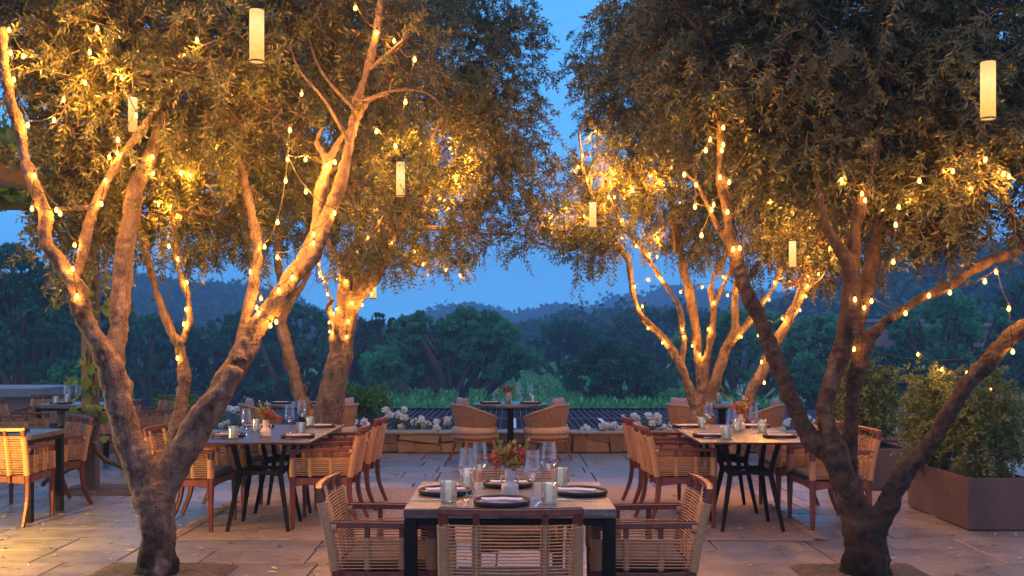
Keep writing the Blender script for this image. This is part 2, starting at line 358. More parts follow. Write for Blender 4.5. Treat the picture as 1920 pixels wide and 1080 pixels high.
bg = nt.nodes['Background']; tint = nt.nodes.new('ShaderNodeMix'); tint.data_type = 'RGBA'; tint.blend_type = 'MULTIPLY'; tint.inputs[0].default_value = 1; ysep = nt.nodes.new('ShaderNodeSeparateXYZ'); nt.links.new(tcw.outputs['Generated'], ysep.inputs[0]); yr = nt.nodes.new('ShaderNodeMapRange'); yr.inputs[1].default_value = .25; yr.inputs[2].default_value = -.55; nt.links.new(ysep.outputs['Y'], yr.inputs[0])
# dusk: deep blue over the valley, rosy tint added to the unseen sky behind the viewer as warm fill
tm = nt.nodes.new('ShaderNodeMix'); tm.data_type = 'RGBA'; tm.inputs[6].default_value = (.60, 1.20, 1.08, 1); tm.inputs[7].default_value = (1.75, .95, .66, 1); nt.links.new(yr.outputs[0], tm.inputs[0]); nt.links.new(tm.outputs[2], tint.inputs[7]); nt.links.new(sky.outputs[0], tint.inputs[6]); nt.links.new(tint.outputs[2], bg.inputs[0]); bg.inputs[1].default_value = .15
sl = bpy.data.lights.new('sun', 'SUN'); sl.energy = .36; sl.angle = math.radians(50); sl.color = (1, .72, .56)
so = bpy.data.objects.new('sun', sl); COL.objects.link(so)
sd = Vector((math.sin(math.radians(SUN_ROT)) * math.cos(math.radians(SUN_EL)), math.cos(math.radians(SUN_ROT)) * math.cos(math.radians(SUN_EL)), math.sin(math.radians(SUN_EL))))
so.rotation_euler = sd.to_track_quat('Z', 'Y').to_euler(); so.location = (0, 0, 30)
SC.view_settings.view_transform = 'Standard'; SC.view_settings.look = 'None'; SC.view_settings.gamma = 1; SC.view_settings.exposure = 1.68
SC.render.engine = 'CYCLES'; SC.cycles.use_denoising = True; SC.cycles.max_bounces = 6; SC.cycles.transparent_max_bounces = 12
SC.cycles.diffuse_bounces = 2; SC.cycles.glossy_bounces = 3; SC.cycles.transmission_bounces = 4; SC.cycles.caustics_reflective = False; SC.cycles.caustics_refractive = False
SC.cycles.sample_clamp_indirect = 3; SC.cycles.use_light_tree = True; SC.cycles.volume_bounces = 0
BULB_W = 2.5
def lamp(p, watts, r=.03, col=(1, .365, .04), parent=None):
    l = bpy.data.lights.new('bulb_light', 'POINT'); l.energy = watts; l.shadow_soft_size = r; l.color = col
    o = bpy.data.objects.new('bulb_light', l); COL.objects.link(o); o.location = p
    if parent is not None: o.parent = parent; o.location = Vector(p) - parent.location
    return o

# ------------------------------------------------------------------ the ground and the terrace
g = MB(); g.add([(-2500, -40, -2.5), (2500, -40, -2.5), (2500, 2500, -2.5), (-2500, 2500, -2.5)], [(0, 1, 2, 3)])
tag(g.build('ground', M['ground']), kind='structure')
t = MB(); t.box(-12, 11, -5, 15.6, -2.6, -.03); tag(t.build('terrace', M['mortar']), kind='structure')
pv = MB(); y = -4.9; rows = 0
while y < 14.64:
    dy = random.choice((.46, .6, .6, .75)); y1 = min(y + dy, 14.64)
    x = -11.9 + random.random() * .8
    while x < 10.9:
        dx = random.choice((.6, .75, .9, 1.2, 1.35)); x1 = x + dx
        for j in (-.86, .955):                       # two long straight joints run away from the viewer
            if y > 6 and x < j - .25 < x1 - .5 + .25 and x1 > j: x1 = j
        x1 = min(x1, 10.9)
        if x1 - x > .1:
            gp = .0065; ch = .005; zt = random.uniform(-.0012, .0012)
            a, b, c, d = x + gp, x1 - gp, y + gp, y1 - gp
            pv.add([(a, c, -.03), (b, c, -.03), (b, d, -.03), (a, d, -.03), (a, c, zt - ch), (b, c, zt - ch), (b, d, zt - ch), (a, d, zt - ch),
                    (a + ch, c + ch, zt), (b - ch, c + ch, zt), (b - ch, d - ch, zt), (a + ch, d - ch, zt)],
                   [(0, 1, 5, 4), (1, 2, 6, 5), (2, 3, 7, 6), (3, 0, 4, 7), (4, 5, 9, 8), (5, 6, 10, 9), (6, 7, 11, 10), (7, 4, 8, 11), (8, 9, 10, 11)], None, random.random())
        x = x1
    y = y1
tag(pv.build('paving', M['paving']), kind='structure')

def pit(x0, x1, y0, y1):
    b = MB(); n = 26; xs = np.linspace(x0, x1, n); ys = np.linspace(y0, y1, n); X, Y = np.meshgrid(xs, ys)
    e = np.minimum.reduce([X - x0, x1 - X, Y - y0, y1 - Y]); Z = .006 + np.clip(e * .35, 0, .03) * (1 + .5 * RNG.random(X.shape))
    V = np.stack([X, Y, Z], -1).reshape(-1, 3); I = np.arange(n * n).reshape(n, n)
    b.add(V, np.stack([I[:-1, :-1], I[:-1, 1:], I[1:, 1:], I[1:, :-1]], -1).reshape(-1, 4))
    tag(b.build('soil', M['soil'], smooth=True), kind='structure')
T1B = (GX(298, 6.8), 6.8); T4B = (GX(1622, 6.8), 6.8)
pit(T1B[0] - .5, T1B[0] + .42, 6.28, 7.2); pit(T4B[0] - .4, T4B[0] + .46, 6.28, 7.18)
pit(-4.75, -3.85, 10.55, 11.2)

# big jute rug with fringed ends
rg = thing('rug', 'large flat woven jute rug with fringed ends under both dark tables', 'rug', (0, 0, 0))
b = MB(); nx, ny = 120, 60; X, Y = np.meshgrid(np.linspace(-2.65, 2.38, nx), np.linspace(8.12, 11.1, ny))
Z = .012 + .004 * RNG.random(X.shape); Z[0] = Z[-1] = .003
I = np.arange(nx * ny).reshape(ny, nx); V = np.stack([X, Y + .01 * np.sin(X * 5), Z], -1).reshape(-1, 3)
b.add(V, np.stack([I[:-1, :-1], I[:-1, 1:], I[1:, 1:], I[1:, :-1]], -1).reshape(-1, 4)); b.build('weave', M['jute'], rg)
for sx, x0 in ((-1, -2.65), (1, 2.38)):
    b = MB()
    yy = 8.14
    while yy < 11.1:
        L = random.uniform(.05, .13); a = random.uniform(-.05, .05)
        b.tube([(x0, yy, .012), (x0 + sx * L * .5, yy + a * .3, .022), (x0 + sx * L, yy + a, .009)], (.009, .012, .006), 5); yy += .022
    b.build('fringe', M['jute'], rg)

# dry leaves and gravel lying about
def litter():
    n = 2600; V = []
    x = RNG.uniform(-5.5, 5, n); yv = RNG.uniform(5.6, 14.4, n); a = RNG.random(n) * 6.28; L = RNG.uniform(.012, .040, n); W = L * RNG.uniform(.2, .42, n); z = RNG.uniform(.006, .018, n) + np.where((np.abs(x + .1) < 2.6) & (yv > 8.1) & (yv < 11.1), .014, 0)
    u = np.stack([np.cos(a), np.sin(a), RNG.normal(0, .12, n)], 1); v = np.stack([-np.sin(a), np.cos(a), RNG.normal(0, .25, n)], 1)
    c = np.stack([x, yv, z], 1)
    V = np.stack([c - u * L[:, None], c + v * W[:, None], c + u * L[:, None], c - v * W[:, None]], 1).reshape(-1, 3)
    V[:, 2] = np.maximum(V[:, 2], .004)
    b = MB(); b.add(V, np.arange(4 * n).reshape(-1, 4), None, np.repeat(RNG.random(n), 4)); tag(b.build('fallen_leaves', M['litter']), 'small dry leaves scattered over the stone paving', 'leaves', kind='stuff')
litter()

# ------------------------------------------------------------------ low stone wall
WY = 14.66
wl = thing('stone_wall', 'low brown fieldstone wall along the far edge of the terrace', 'wall', (0, WY, 0))
b = MB(); b.box(-11.8, 10.8, .03, .42, -.05, .262); b.build('core', M['mortar'], wl)
b = MB(); x = -11.8; SL = {}
while x < 10.8:
    dx = random.uniform(.28, .62); x1 = min(x + dx, 10.8)
    split = random.choice((None, .13, .16, .11, .19)) if dx < .5 else random.choice((.12, .15, .17))
    parts = [(0, .272)] if split is None else [(0, split), (split, .272)]
    tilt = random.uniform(-.035, .035)
    for z0, z1 in parts:
        xs = [x, x1]
        if x1 - x > .42 and random.random() < .6: m_ = x + (x1 - x) * random.uniform(.35, .65); xs = [x, m_, x1]
        for i in range(len(xs) - 1):
            q = MB(); q.box(xs[i] + .006, xs[i + 1] - .006, random.uniform(-.012, .012), .1, z0 + .005, z1 - .004, .016)
            V = np.vstack(q.V); V[:, 0] += RNG.normal(0, .014, len(V)); V[:, 2] += RNG.normal(0, .010, len(V)); V[:, 1] += RNG.normal(0, .004, len(V))
            sa = SL.setdefault((round(xs[i], 3), z0), random.uniform(-.045, .045)); sb = SL.setdefault((round(xs[i + 1], 3), z0), random.uniform(-.045, .045)); tt = np.clip((V[:, 0] - xs[i]) / (xs[i + 1] - xs[i]), 0, 1); gz = (V[:, 2] - z0) / (z1 - z0) - .5
            V[:, 0] += ((1 - tt) * sa + tt * sb) * gz; ed = (gz > 0) if z0 == 0 and z1 < .27 else (gz < 0) if z0 > 0 else np.zeros(len(V), bool)
            V[ed, 2] += (tilt * ((V[ed, 0] - x) / max(x1 - x, .01) - .5) * 2)
            V[:, 2] = np.clip(V[:, 2], .001, .2655)
            b.add(V, np.vstack(q.Q) - 0, np.vstack(q.T), random.random())
    x = x1
b.build('stones', M['walls'], wl)
b = MB(); x = -11.8
while x < 10.8:
    x1 = min(x + random.uniform(.5, 1.0), 10.8); b.box(x + .003, x1 - .003, -.03 + random.uniform(-.006, .006), .46, .266, .300, .006); x = x1
b.build('cap', M['cap'], wl)
b = MB(); b.box(-11.8, 10.8, 15.13, 15.9, -.3, .2); tag(b.build('soil', M['soil']), kind='structure')

# ------------------------------------------------------------------ dining chairs
def strand_set(b, paths, r=.0031):
    for p in paths: b.tube(p, r, 5, cap=False)
def wrap(b, pts, r, n=10, turn=.0072):
    """rope wound round a post: a ridged tube"""
    pts = np.asarray(pts, float); L = np.linalg.norm(np.diff(pts, axis=0), axis=1).sum(); k = max(4, int(L / turn) * 2)
    d = np.concatenate([[0], np.cumsum(np.linalg.norm(np.diff(pts, axis=0), axis=1))]); q = np.linspace(0, L, k + 1)
    pp = np.stack([np.interp(q, d, pts[:, i]) for i in range(3)], 1)
    b.tube(pp, r + .0017 * np.where(np.arange(k + 1) % 2, 1, -1), n)
def make_chair():
    t = thing('dining_chair', 'x', 'chair')
    backline = cr([(0, -.245, .37), (0, -.262, .50), (0, -.292, .66), (0, -.335, .828)], 4)
    def by(z): return float(np.interp(z, backline[:, 2], backline[:, 1]))
    bow = lambda x: -.028 * (1 - (x / .29) ** 2)         # the back curves away from the sitter
    fr = MB(); wv = MB()
    for x in (-.29, -.148, .148, .29):
        wd = .042 if abs(x) > .2 else .028
        p = [(x, by(z) + bow(x), z) for z in (.37, .5, .62, .72, .80, .826)]
        fr.sweep(p, wd, .036, (1, 0, 0))
        wrap(wv, [(x, by(z) + bow(x), z) for z in (.432, .52, .62, .70, .768)], wd / 2 + .006)
    rail = [(x, by(.828) + bow(x), .828) for x in np.linspace(-.311, .311, 11)]
    fr.sweep(rail, .034, .034, (0, 0, 1))
    for k in range(22):
        z = .442 + k * .0152
        for s, dz in ((.019, 0), (-.019, .0076)):
            strand_set(wv, [[(x, by(z) + bow(x) + s, z + dz + random.uniform(-.0016, .0016)) for x in (-.29, -.148, 0, .148, .29)]])
    bk = fr.build('backrest', M['mahogany'], t); wv.build('rope_weave', M['rope'], bk, smooth=True)
    for s in (-1, 1):
        a = MB(); x = s * .292
        a.sweep([(x, -.275, .662), (x, -.1, .660), (x, .1, .655), (x, .245, .650)], .043, .03, (1, 0, 0))
        a.sweep([(x, .222, .41), (x, .222, .64)], .044, .044, (1, 0, 0))
        for yy in (-.095, .075): a.sweep([(x, yy, .42), (x, yy, .646)], .024, .026, (1, 0, 0))
        o = a.build('armrest', M['mahogany'], t)
        v = MB()
        wrap(v, [(x, .222, .437), (x, .222, .592)], .029)
        for yy in (-.095, .075): wrap(v, [(x, yy, .437), (x, yy, .592)], .0185, 8)
        wrap(v, [(x, -.272, .645), (x, -.245, .645)], .027)
        for k in range(10):
            z = .445 + k * .0152
            for dx, dz in ((.017, 0), (-.017, .0076)):
                strand_set(v, [[(x + dx, by(z), z + dz), (x + dx, -.08, z + dz + random.uniform(-.0015, .0015)), (x + dx, .222, z + dz)]])
        v.build('rope_weave', M['rope'], o, smooth=True)
        l = MB(); l.sweep([(x, .222, .432), (x, .222, .30), (x, .223, 0)], (.046, .042, .028), (.046, .042, .028), (1, 0, 0)); l.build('leg', M['mahogany'], t)
        l = MB(); l.sweep(cr([(x, -.243, .43), (x, -.243, .33), (x, -.258, .2), (x, -.30, .08), (x, -.335, 0)], 3), np.linspace(.044, .028, 13), np.linspace(.046, .03, 13), (1, 0, 0)); l.build('leg', M['mahogany'], t)
    f = MB()
    for s in (-1, 1): f.sweep([(s * .292, -.225, .395), (s * .292, -.1, .398), (s * .292, .1, .398), (s * .292, .205, .393)], .03, (.075, .055, .055, .075), (1, 0, 0))
    for yy in (-.245, .222): f.sweep([(-.27, yy, .393), (-.12, yy, .398), (.12, yy, .398), (.27, yy, .393)], .03, (.075, .055, .055, .075), (0, 1, 0))
    f.box(-.275, .275, -.23, .205, .405, .42)
    f.build('seat_frame', M['mahogany'], t)
    c = MB(); c.box(-.262, .262, -.222, .225, .421, .478, .018); c.build('seat_cushion', M['cushion'], t, smooth=False)
    return t
CH = Kind(make_chair())
def face(fx, fy): return math.atan2(-fx, fy)
def chair(x, y, f, label, group, sc=None): return CH.put((x, y, .016 if (abs(x + .13) < 2.6 and 8.1 < y < 11.1) else 0), face(*f), label, group, sc)
NG = 'rope chairs around the near marble table'
chair(-.006, 4.78, (0, 1), 'rope back armchair seen from behind at the front edge of the near marble table', NG)
chair(-.625, 5.39, (1, .02), 'rope armchair on the left side of the near marble table, side on to the view', NG)
chair(.645, 5.37, (-1, .03), 'rope armchair on the right side of the near marble table, side on to the view', NG)
chair(.035, 6.12, (.02, -1), 'rope armchair at the far side of the near marble table behind the red bouquet', NG, (.8, 1, 1))
LG = 'rope chairs around the two dark tables left of centre'
chair(-1.60, 8.83, (-1, -.03), 'rope armchair nearer the viewer at the right hand side of the left dark tables', LG)
chair(-1.57, 9.80, (-1, .04), 'rope armchair farther from the viewer at the right hand side of the left dark tables', LG)
chair(-2.66, 8.72, (1, -.06), 'rope armchair half hidden behind the forked trunk of the front left olive tree', LG)
chair(-2.63, 9.58, (1, -.03), 'rope armchair farther from the viewer at the left hand side of the left dark tables', LG)
RG = 'rope chairs around the two dark tables right of centre'
chair(1.44, 8.87, (1, .06), 'rope armchair nearer the viewer at the left hand side of the right dark tables', RG)
chair(1.43, 9.85, (1, .03), 'rope armchair farther from the viewer at the left hand side of the right dark tables', RG)
chair(2.66, 8.72, (-1, -.05), 'rope armchair partly behind the trunk of the front right olive tree', RG)
chair(2.62, 9.62, (-1, -.03), 'rope armchair farther from the viewer at the right hand side of the right dark tables', RG)
FG = 'rope chairs beside the pergola post'
chair(-4.42, 9.04, (0, 1), 'rope armchair cut by the left frame edge, its back to the viewer', FG)
chair(-4.50, 9.95, (-.74, -.67), 'rope armchair turned towards the viewer just left of the pergola post', FG)
BG = 'rope chairs at the far left marble table'
chair(-6.22, 13.02, (1, 0), 'rope armchair in front of the far left marble table facing along its edge', BG)
chair(-6.45, 14.24, (.05, -1), 'rope armchair behind the far left marble table facing the viewer', BG)
chair(-4.92, 13.9, (-.75, -.66), 'rope armchair by the stone wall between the two stems of the front left tree', BG)
chair(-5.10, 12.95, (-1, 0), 'rope armchair mostly hidden behind the front left olive trunk', BG)

# ------------------------------------------------------------------ tables
def square_table(x0, x1, y0, y1, label, zt=.76, th=.047):
    t = thing('marble_table', label, 'table', ((x0 + x1) / 2, (y0 + y1) / 2, 0), 0, 'square marble topped tables')
    a, c = (x1 - x0) / 2, (y1 - y0) / 2
    b = MB(); b.box(-a, a, -c, c, zt - th, zt, .004); b.build('table_top', M['marble'], t)
    b = MB()
    for yy in (-c + .01, c - .04): b.box(-a + .064, a - .064, yy, yy + .03, zt - th - .034, zt - th - .001, .002)
    for xx in (-a + .01, a - .04): b.box(xx, xx + .03, -c + .064, c - .064, zt - th - .034, zt - th - .001, .002)
    b.build('apron', M['black'], t)
    for sx in (-1, 1):
        for sy in (-1, 1):
            b = MB(); cx, cy = sx * (a - .033), sy * (c - .033); b.box(cx - .03, cx + .03, cy - .03, cy + .03, 0, zt - th - .0005, .002); b.build('leg', M['black'], t)
    return t
square_table(-.52, .50, 4.94, 5.92, 'square marble table with a laid setting nearest the viewer')
square_table(-5.15, -4.17, 8.95, 9.62, 'marble table corner at the left frame edge beside a rope chair')
square_table(-6.2, -5.25, 13.4, 14.12, 'far left marble table with two wine glasses by the post')

def make_dark_table():
    t = thing('dark_table', 'x', 'table', group='dark square tables on the jute rug')
    b = MB(); b.box(-.459, .459, -.458, .458, .735, .75, .003); b.build('table_top', M['darktop'], t)
    for sx in (-1, 1):
        for sy in (-1, 1):
            b = MB(); b.sweep([(sx * .22, sy * .22, .734), (sx * .19, sy * .19, .6), (sx * .165, sy * .165, .47), (sx * .20, sy * .20, .28), (sx * .25, sy * .25, 0)], (.034, .034, .04, .036, .026), (.034, .034, .04, .036, .026), (1, 0, 0)); b.build('leg', M['black'], t)
    b = MB()
    for s in (-1, 1):
        b.sweep([(-.15, s * .165, .47), (0, s * .165, .475), (.15, s * .165, .47)], .03, (.05, .03, .05), (0, 1, 0))
        b.sweep([(s * .165, -.15, .47), (s * .165, 0, .475), (s * .165, .15, .47)], .03, (.05, .03, .05), (1, 0, 0))
    b.build('stretcher', M['black'], t)
    b = MB(); b.sweep([(-.24, -.24, .727), (.24, .24, .727)], .04, .012, (0, 0, 1)); b.sweep([(-.24, .24, .7265), (.24, -.24, .7265)], .04, .011, (0, 0, 1)); b.build('bracket', M['black'], t)
    return t
DT = Kind(make_dark_table())
DT.put((-2.08, 8.69, .014), 0, 'dark square table nearer the viewer, left of centre, with small bouquet'); DT.put((-2.08, 9.608, .014), 0, 'dark square table farther from the viewer, left of centre, joined to another')
DT.put((1.97, 8.69, .014), 0, 'dark square table nearer the viewer, right of centre, beside leaning trunk'); DT.put((1.97, 9.608, .014), 0, 'dark square table farther from the viewer, right of centre, joined to another')

def round_table(x, y, label):
    t = thing('pedestal_table', label, 'table', (x, y, 0), 0, 'round marble pedestal tables by the wall')
    b = MB(); b.lathe([(.001, .712), (.50, .712), (.508, .72), (.51, .735), (.506, .747), (.50, .752), (.001, .752)], 48); b.build('table_top', M['marble'], t, True)
    b = MB(); b.box(-.042, .042, -.042, .042, .02, .711, .003); b.build('pedestal', M['black'], t)
    b = MB(); b.box(-.22, .22, -.22, .22, 0, .02, .004); b.build('base_plate', M['black'], t)
    return t
TUBX = (-.02, -2.82, 2.83)
round_table(TUBX[0], 13.92, 'round marble pedestal table in the middle against the view')
round_table(TUBX[1], 13.92, 'round marble pedestal table behind the leaning stem of the left rear tree')
round_table(TUBX[2], 13.92, 'round marble pedestal table behind the right rear tree')

def make_tub():
    t = thing('tub_chair', 'x', 'chair')
    nr = 84; TH = np.linspace(-2.25, 2.25, nr * 3 + 1); zs = np.linspace(0, 1, 9)
    def top(th): a = np.abs(th) / 2.25; return .752 - .17 * np.clip((a - .30) / .7, 0, 1) ** 1.15
    V = []
    for side in (1, -1):
        for f in zs:
            z = .455 + (top(TH) - .455) * f
            fl = .80 + .20 * f ** .8; rr = side * .011 + .005 * np.cos(np.arange(len(TH)) * 2 * PI / 3)
            rx = .345 * fl + rr; ry = .315 * fl + rr
            V.append(np.stack([np.sin(TH) * rx, -np.cos(TH) * ry + .02, z], 1))
    m = len(TH); V0 = np.array(V); V = np.vstack(V); I = np.arange(m * 9).reshape(9, m); q = np.stack([I[:-1, :-1], I[:-1, 1:], I[1:, 1:], I[1:, :-1]], -1).reshape(-1, 4)
    b = MB(); C0 = (V0[:9] + V0[9:]) / 2
    for k in range(1, m, 3): b.tube(C0[:, k], .0066, 6, False)
    sh = b.build('rope_shell', M['tubrope'], t, True)
    def rimpath(f, extra=0): 
        th = np.linspace(-2.27, 2.27, 41); z = .455 + (top(th) - .455) * f; fl = .80 + .20 * f ** .8
        return np.stack([np.sin(th) * (.345 * fl + extra), -np.cos(th) * (.315 * fl + extra) + .02, z], 1)
    b = MB(); b.tube(rimpath(1), .0175, 8); b.tube(rimpath(0), .013, 8); b.tube(rimpath(.55, .012), .004, 5); b.build('rim', M['tubrope'], sh, True)
    b = MB()
    for th in (-2.25, -1.1, -.35, .35, 1.1, 2.25):
        p = [(math.sin(th) * .345 * fl, -math.cos(th) * .315 * fl + .02, z) for fl, z in ((.80, .40), (.82, .455), (.9, .55), (1.0, float(top(np.array(th)))))]
        b.tube(p, .012, 6)
    th = np.linspace(-2.25, 2.25, 31); b.tube(np.stack([np.sin(th) * .276, -np.cos(th) * .252 + .02, 0 * th + .402], 1), .010, 6)
    b.build('frame', M['teak'], t, True)
    b = MB(); b.lathe([(.001, .372), (.27, .372), (.30, .385), (.305, .42), (.295, .455), (.27, .468), (.001, .472)], 32); b.build('seat_cushion', M['tubcush'], t, True)
    b = MB(); b.lathe([(.255, .30), (.285, .312), (.30, .34), (.285, .365), (.255, .371)], 48, rib=.012); b.lathe([(.001, .371), (.255, .371)], 24); b.build('seat_base', M['tubrope'], t, True)
    b = MB(); b.lathe([(.20, .262), (.262, .262), (.27, .28), (.262, .299), (.20, .299), (.20, .262)], 32); b.build('apron', M['teak'], t, True)
    for sx in (-1, 1):
        for sy in (-1, 1):
            b = MB(); b.sweep([(sx * .19, sy * .18, .30), (sx * .23, sy * .215, .15), (sx * .272, sy * .25, 0)], (.04, .034, .024), (.04, .034, .024), (1, 0, 0)); b.build('leg', M['teak'], t)
    return t
TUB = Kind(make_tub())
def make_pillow():
    n = 14; u, v = np.meshgrid(np.linspace(-1, 1, n), np.linspace(-1, 1, n)); e = ((1 - u ** 2) * (1 - v ** 2)) ** .42
    a = .20; X = u * a * (1 - .05 * (1 - np.abs(v)) * np.abs(u)); Y = v * .14 * (1 - .05 * (1 - np.abs(u)) * np.abs(v))
    I = np.arange(n * n).reshape(n, n); q = np.stack([I[:-1, :-1], I[:-1, 1:], I[1:, 1:], I[1:, :-1]], -1).reshape(-1, 4)
    b = MB(); V1 = np.stack([X, e * .055, Y + .14], -1).reshape(-1, 3); V2 = V1 * np.array([1, -1, 1]); b.add(np.vstack([V1, V2]), np.vstack([q, q[:, ::-1] + n * n]))
    return tag(b.build('throw_pillow', M['pillow'], smooth=True), 'x', 'cushion', 'mauve throw pillows on the tub chairs')
PIL = Kind(make_pillow())
for (cx, nm) in zip(TUBX, ('centre pedestal table', 'pedestal table at the left rear tree', 'pedestal table at the right rear tree')):
    for s, sn in ((-1, 'left'), (1, 'right')):
        TUB.put((cx + s * .475, 13.62, 0), face(-s, .42), 'woven rope tub chair on the %s of the %s' % (sn, nm), 'woven rope tub chairs by the wall')
        f = np.array([-s, .42]); f /= np.linalg.norm(f)
        PIL.put((cx + s * .475 - f[0] * .17, 13.64 - f[1] * .17, .565), face(*f), 'throw pillow in the tub chair %s of the %s' % (sn, nm))

# ------------------------------------------------------------------ table settings
def mk(name, cat, group, parts):
    t = thing(name, 'x', cat, group=group)
    for n, b, m, s in parts: b.build(n, M[m], t, s)
    return Kind(t)
def one(name, cat, group, b, m, s=True): return Kind(tag(b.build(name, M[m], smooth=s), 'x', cat, group))
b = MB(); b.lathe([(.001, 0), (.125, 0), (.138, .004), (.143, .020), (.1435, .026), (.140, .027), (.136, .0235), (.1345, .011)], 48)
b2 = MB(); b2.lathe([(.1345, .0112), (.12, .0085), (.001, .0085)], 48)
PLATE = mk('plate', 'plate', 'dark stoneware plates', [('rim', b, 'plate', True), ('well', b2, 'plate_in', True)])
def napkin_mesh():
    b = MB(); nx, ny = 22, 9
    for k in range(3):
        u, v = np.meshgrid(np.linspace(-1, 1, nx), np.linspace(-1, 1, ny))
        Xn = u * (.105 - .003 * k) + .006 * np.sin(v * 2 + k); Yn = v * (.043 - .003 * k) + .005 * np.sin(u * 3 + k); Zn = .003 + .0065 * k + .0028 * np.sin(u * 5 + k * 2) * np.cos(v * 2) + .003
        Zb = Zn - .0052
        I = np.arange(nx * ny).reshape(ny, nx); q = np.stack([I[:-1, :-1], I[:-1, 1:], I[1:, 1:], I[1:, :-1]], -1).reshape(-1, 4)
        per = np.concatenate([I[0, :], I[1:, -1], I[-1, -2::-1], I[-2:0:-1, 0]]); pn = np.roll(per, -1); n = nx * ny
        b.add(np.vstack([np.stack([Xn, Yn, Zn], -1).reshape(-1, 3), np.stack([Xn, Yn, Zb], -1).reshape(-1, 3)]), np.vstack([q, q[:, ::-1] + n, np.stack([per, per + n, pn + n, pn], 1)]))
    return b
NAP = one('napkin', 'napkin', 'folded cloth napkins', napkin_mesh(), 'napkin')
gp = [(.001, .004), (.036, .003), (.037, .0015), (.030, .0035), (.012, .006), (.0045, .011), (.0036, .03), (.0034, .085), (.006, .094), (.020, .108), (.036, .124), (.0445, .136), (.0462, .146), (.0445, .165), (.040, .21), (.0362, .252)]
b = MB(); b.lathe(gp[:8], 28); b2 = MB(); b2.lathe(gp[7:], 32)
GLASS = mk('wine_glass', 'wine glass', 'clear stemmed wine glasses', [('stem', b, 'glass', True), ('bowl', b2, 'glass', True)])
tp = [(.001, .001), (.036, .001), (.0405, .006)]
for k in range(11): tp += [(.0422, .010 + k * .0078), (.0405, .0138 + k * .0078)]
tp += [(.0422, .099), (.0425, .104)]
b = MB(); b.lathe(tp, 36); b.lathe([(.001, .010), (.039, .010), (.0405, .104), (.0425, .104)], 36)
TUM = one('tumbler', 'tumbler', 'pale ribbed glass tumblers', b, 'tumbler')
vp = [(.001, 0), (.0435, 0), (.0455, .004)]
for k in range(7): vp += [(.0455, .006 + k * .0062), (.0445, .0088 + k * .0062)]
vp += [(.0445, .050), (.036, .058), (.028, .066), (.0245, .075), (.0245, .085)]
for k in range(6): vp += [(.0262, .088 + k * .0085), (.0245, .0925 + k * .0085)]
vp += [(.027, .141), (.024, .141), (.021, .10)]
b = MB(); b.lathe(vp, 32)
b2 = MB()
for s in (-1, 1): b2.tube([(s * .024, 0, .093), (s * .040, 0, .099), (s * .048, 0, .088), (s * .044, 0, .074), (s * .030, 0, .066)], .0048, 8)
VASE = mk('vase', 'vase', 'small ribbed ceramic vases', [('body', b, 'ceramic', True), ('handles', b2, 'ceramic', True)])
def fork():
    b = MB(); b.sweep([(0, -.10, .004), (0, -.02, .003), (0, .035, .006)], (.011, .006, .009), .003, (1, 0, 0)); b.box(-.012, .012, .034, .048, .004, .0075, .001)
    for k in range(4): x = -.0102 + k * .0068; b.sweep([(x, .047, .006), (x, .075, .008), (x, .098, .004)], .0035, .003, (1, 0, 0))
    return b
def knife():
    b = MB(); b.sweep([(0, -.11, .004), (0, -.01, .004)], .011, .005, (1, 0, 0)); b.sweep([(0, -.009, .004), (.002, .05, .004), (.004, .10, .003), (.005, .112, .002)], (.013, .017, .014, .004), .002, (1, 0, 0)); return b
FORK = one('fork', 'fork', 'steel forks', fork(), 'steel', False); KNIFE = one('knife', 'knife', 'steel table knives', knife(), 'steel', False)

def leafquads(c, d, L, W, r, up=None):
    """c centres, d unit directions, L lengths, W half widths -> folded diamond leaves"""
    n = len(c); rv = RNG.normal(size=(n, 3)); wd = np.cross(d, rv); wd /= np.linalg.norm(wd, axis=1)[:, None] + 1e-9; nn = np.cross(d, wd)
    L = np.broadcast_to(L, (n,))[:, None]; W = np.broadcast_to(W, (n,))[:, None]
    V = np.stack([c, c + d * L * .48 + wd * W + nn * W * .35, c + d * L, c + d * L * .48 - wd * W + nn * W * .35], 1).reshape(-1, 3)
    return V, np.arange(4 * n).reshape(-1, 4), np.repeat(r, 4)
def rdir(n):
    d = RNG.normal(size=(n, 3)); return d / np.linalg.norm(d, axis=1)[:, None]
def bouquet(x, y, z, sc, label, seed):
    t = thing('flower_bouquet', label, 'flowers', (x, y, z), seed * 1.3, 'small bouquets of red and green sprigs')
    st = MB(); lf = MB(); rd = MB()
    for k in range(24):
        a = k * 2.4 + RNG.random() * .5; el = RNG.uniform(.3, 1.35); L = RNG.uniform(.09, .15) * sc
        if k == 0: a, el, L = .35, .95, .22 * sc
        if k == 1: a, el, L = 2.6, 1.15, .19 * sc
        d = np.array([math.cos(a) * math.cos(el), math.sin(a) * math.cos(el), math.sin(el)]); e = d * L
        st.tube([(0, 0, -.05), e * .4 + np.array([0, 0, .012]), e], (.0018, .0014, .0008), 4)
        n = 13; tt = RNG.uniform(.35, 1.0, n)[:, None]; c = e * tt + RNG.normal(0, .007, (n, 3))
        if (k % 2 == 0 and el < .8) or k % 5 == 3:
            m_ = 34; c = e * RNG.uniform(.5, 1, (m_, 1)) + RNG.normal(0, .013 * sc, (m_, 3)); dd = rdir(m_); rd.add(*leafquads(c, dd, .020, .0085, RNG.random(m_))[:2], None, np.repeat(RNG.random(m_), 4))
        else:
            dd = rdir(n) * .8 + d; dd /= np.linalg.norm(dd, axis=1)[:, None]; V, q, r = leafquads(c, dd, .032 * sc, .0085 * sc, RNG.random(n)); lf.add(V, q, None, r)
    st.build('stems', M['twig'], t); lf.build('leaves', M['flower_green'], t); rd.build('blossoms', M['flower_red'], t)
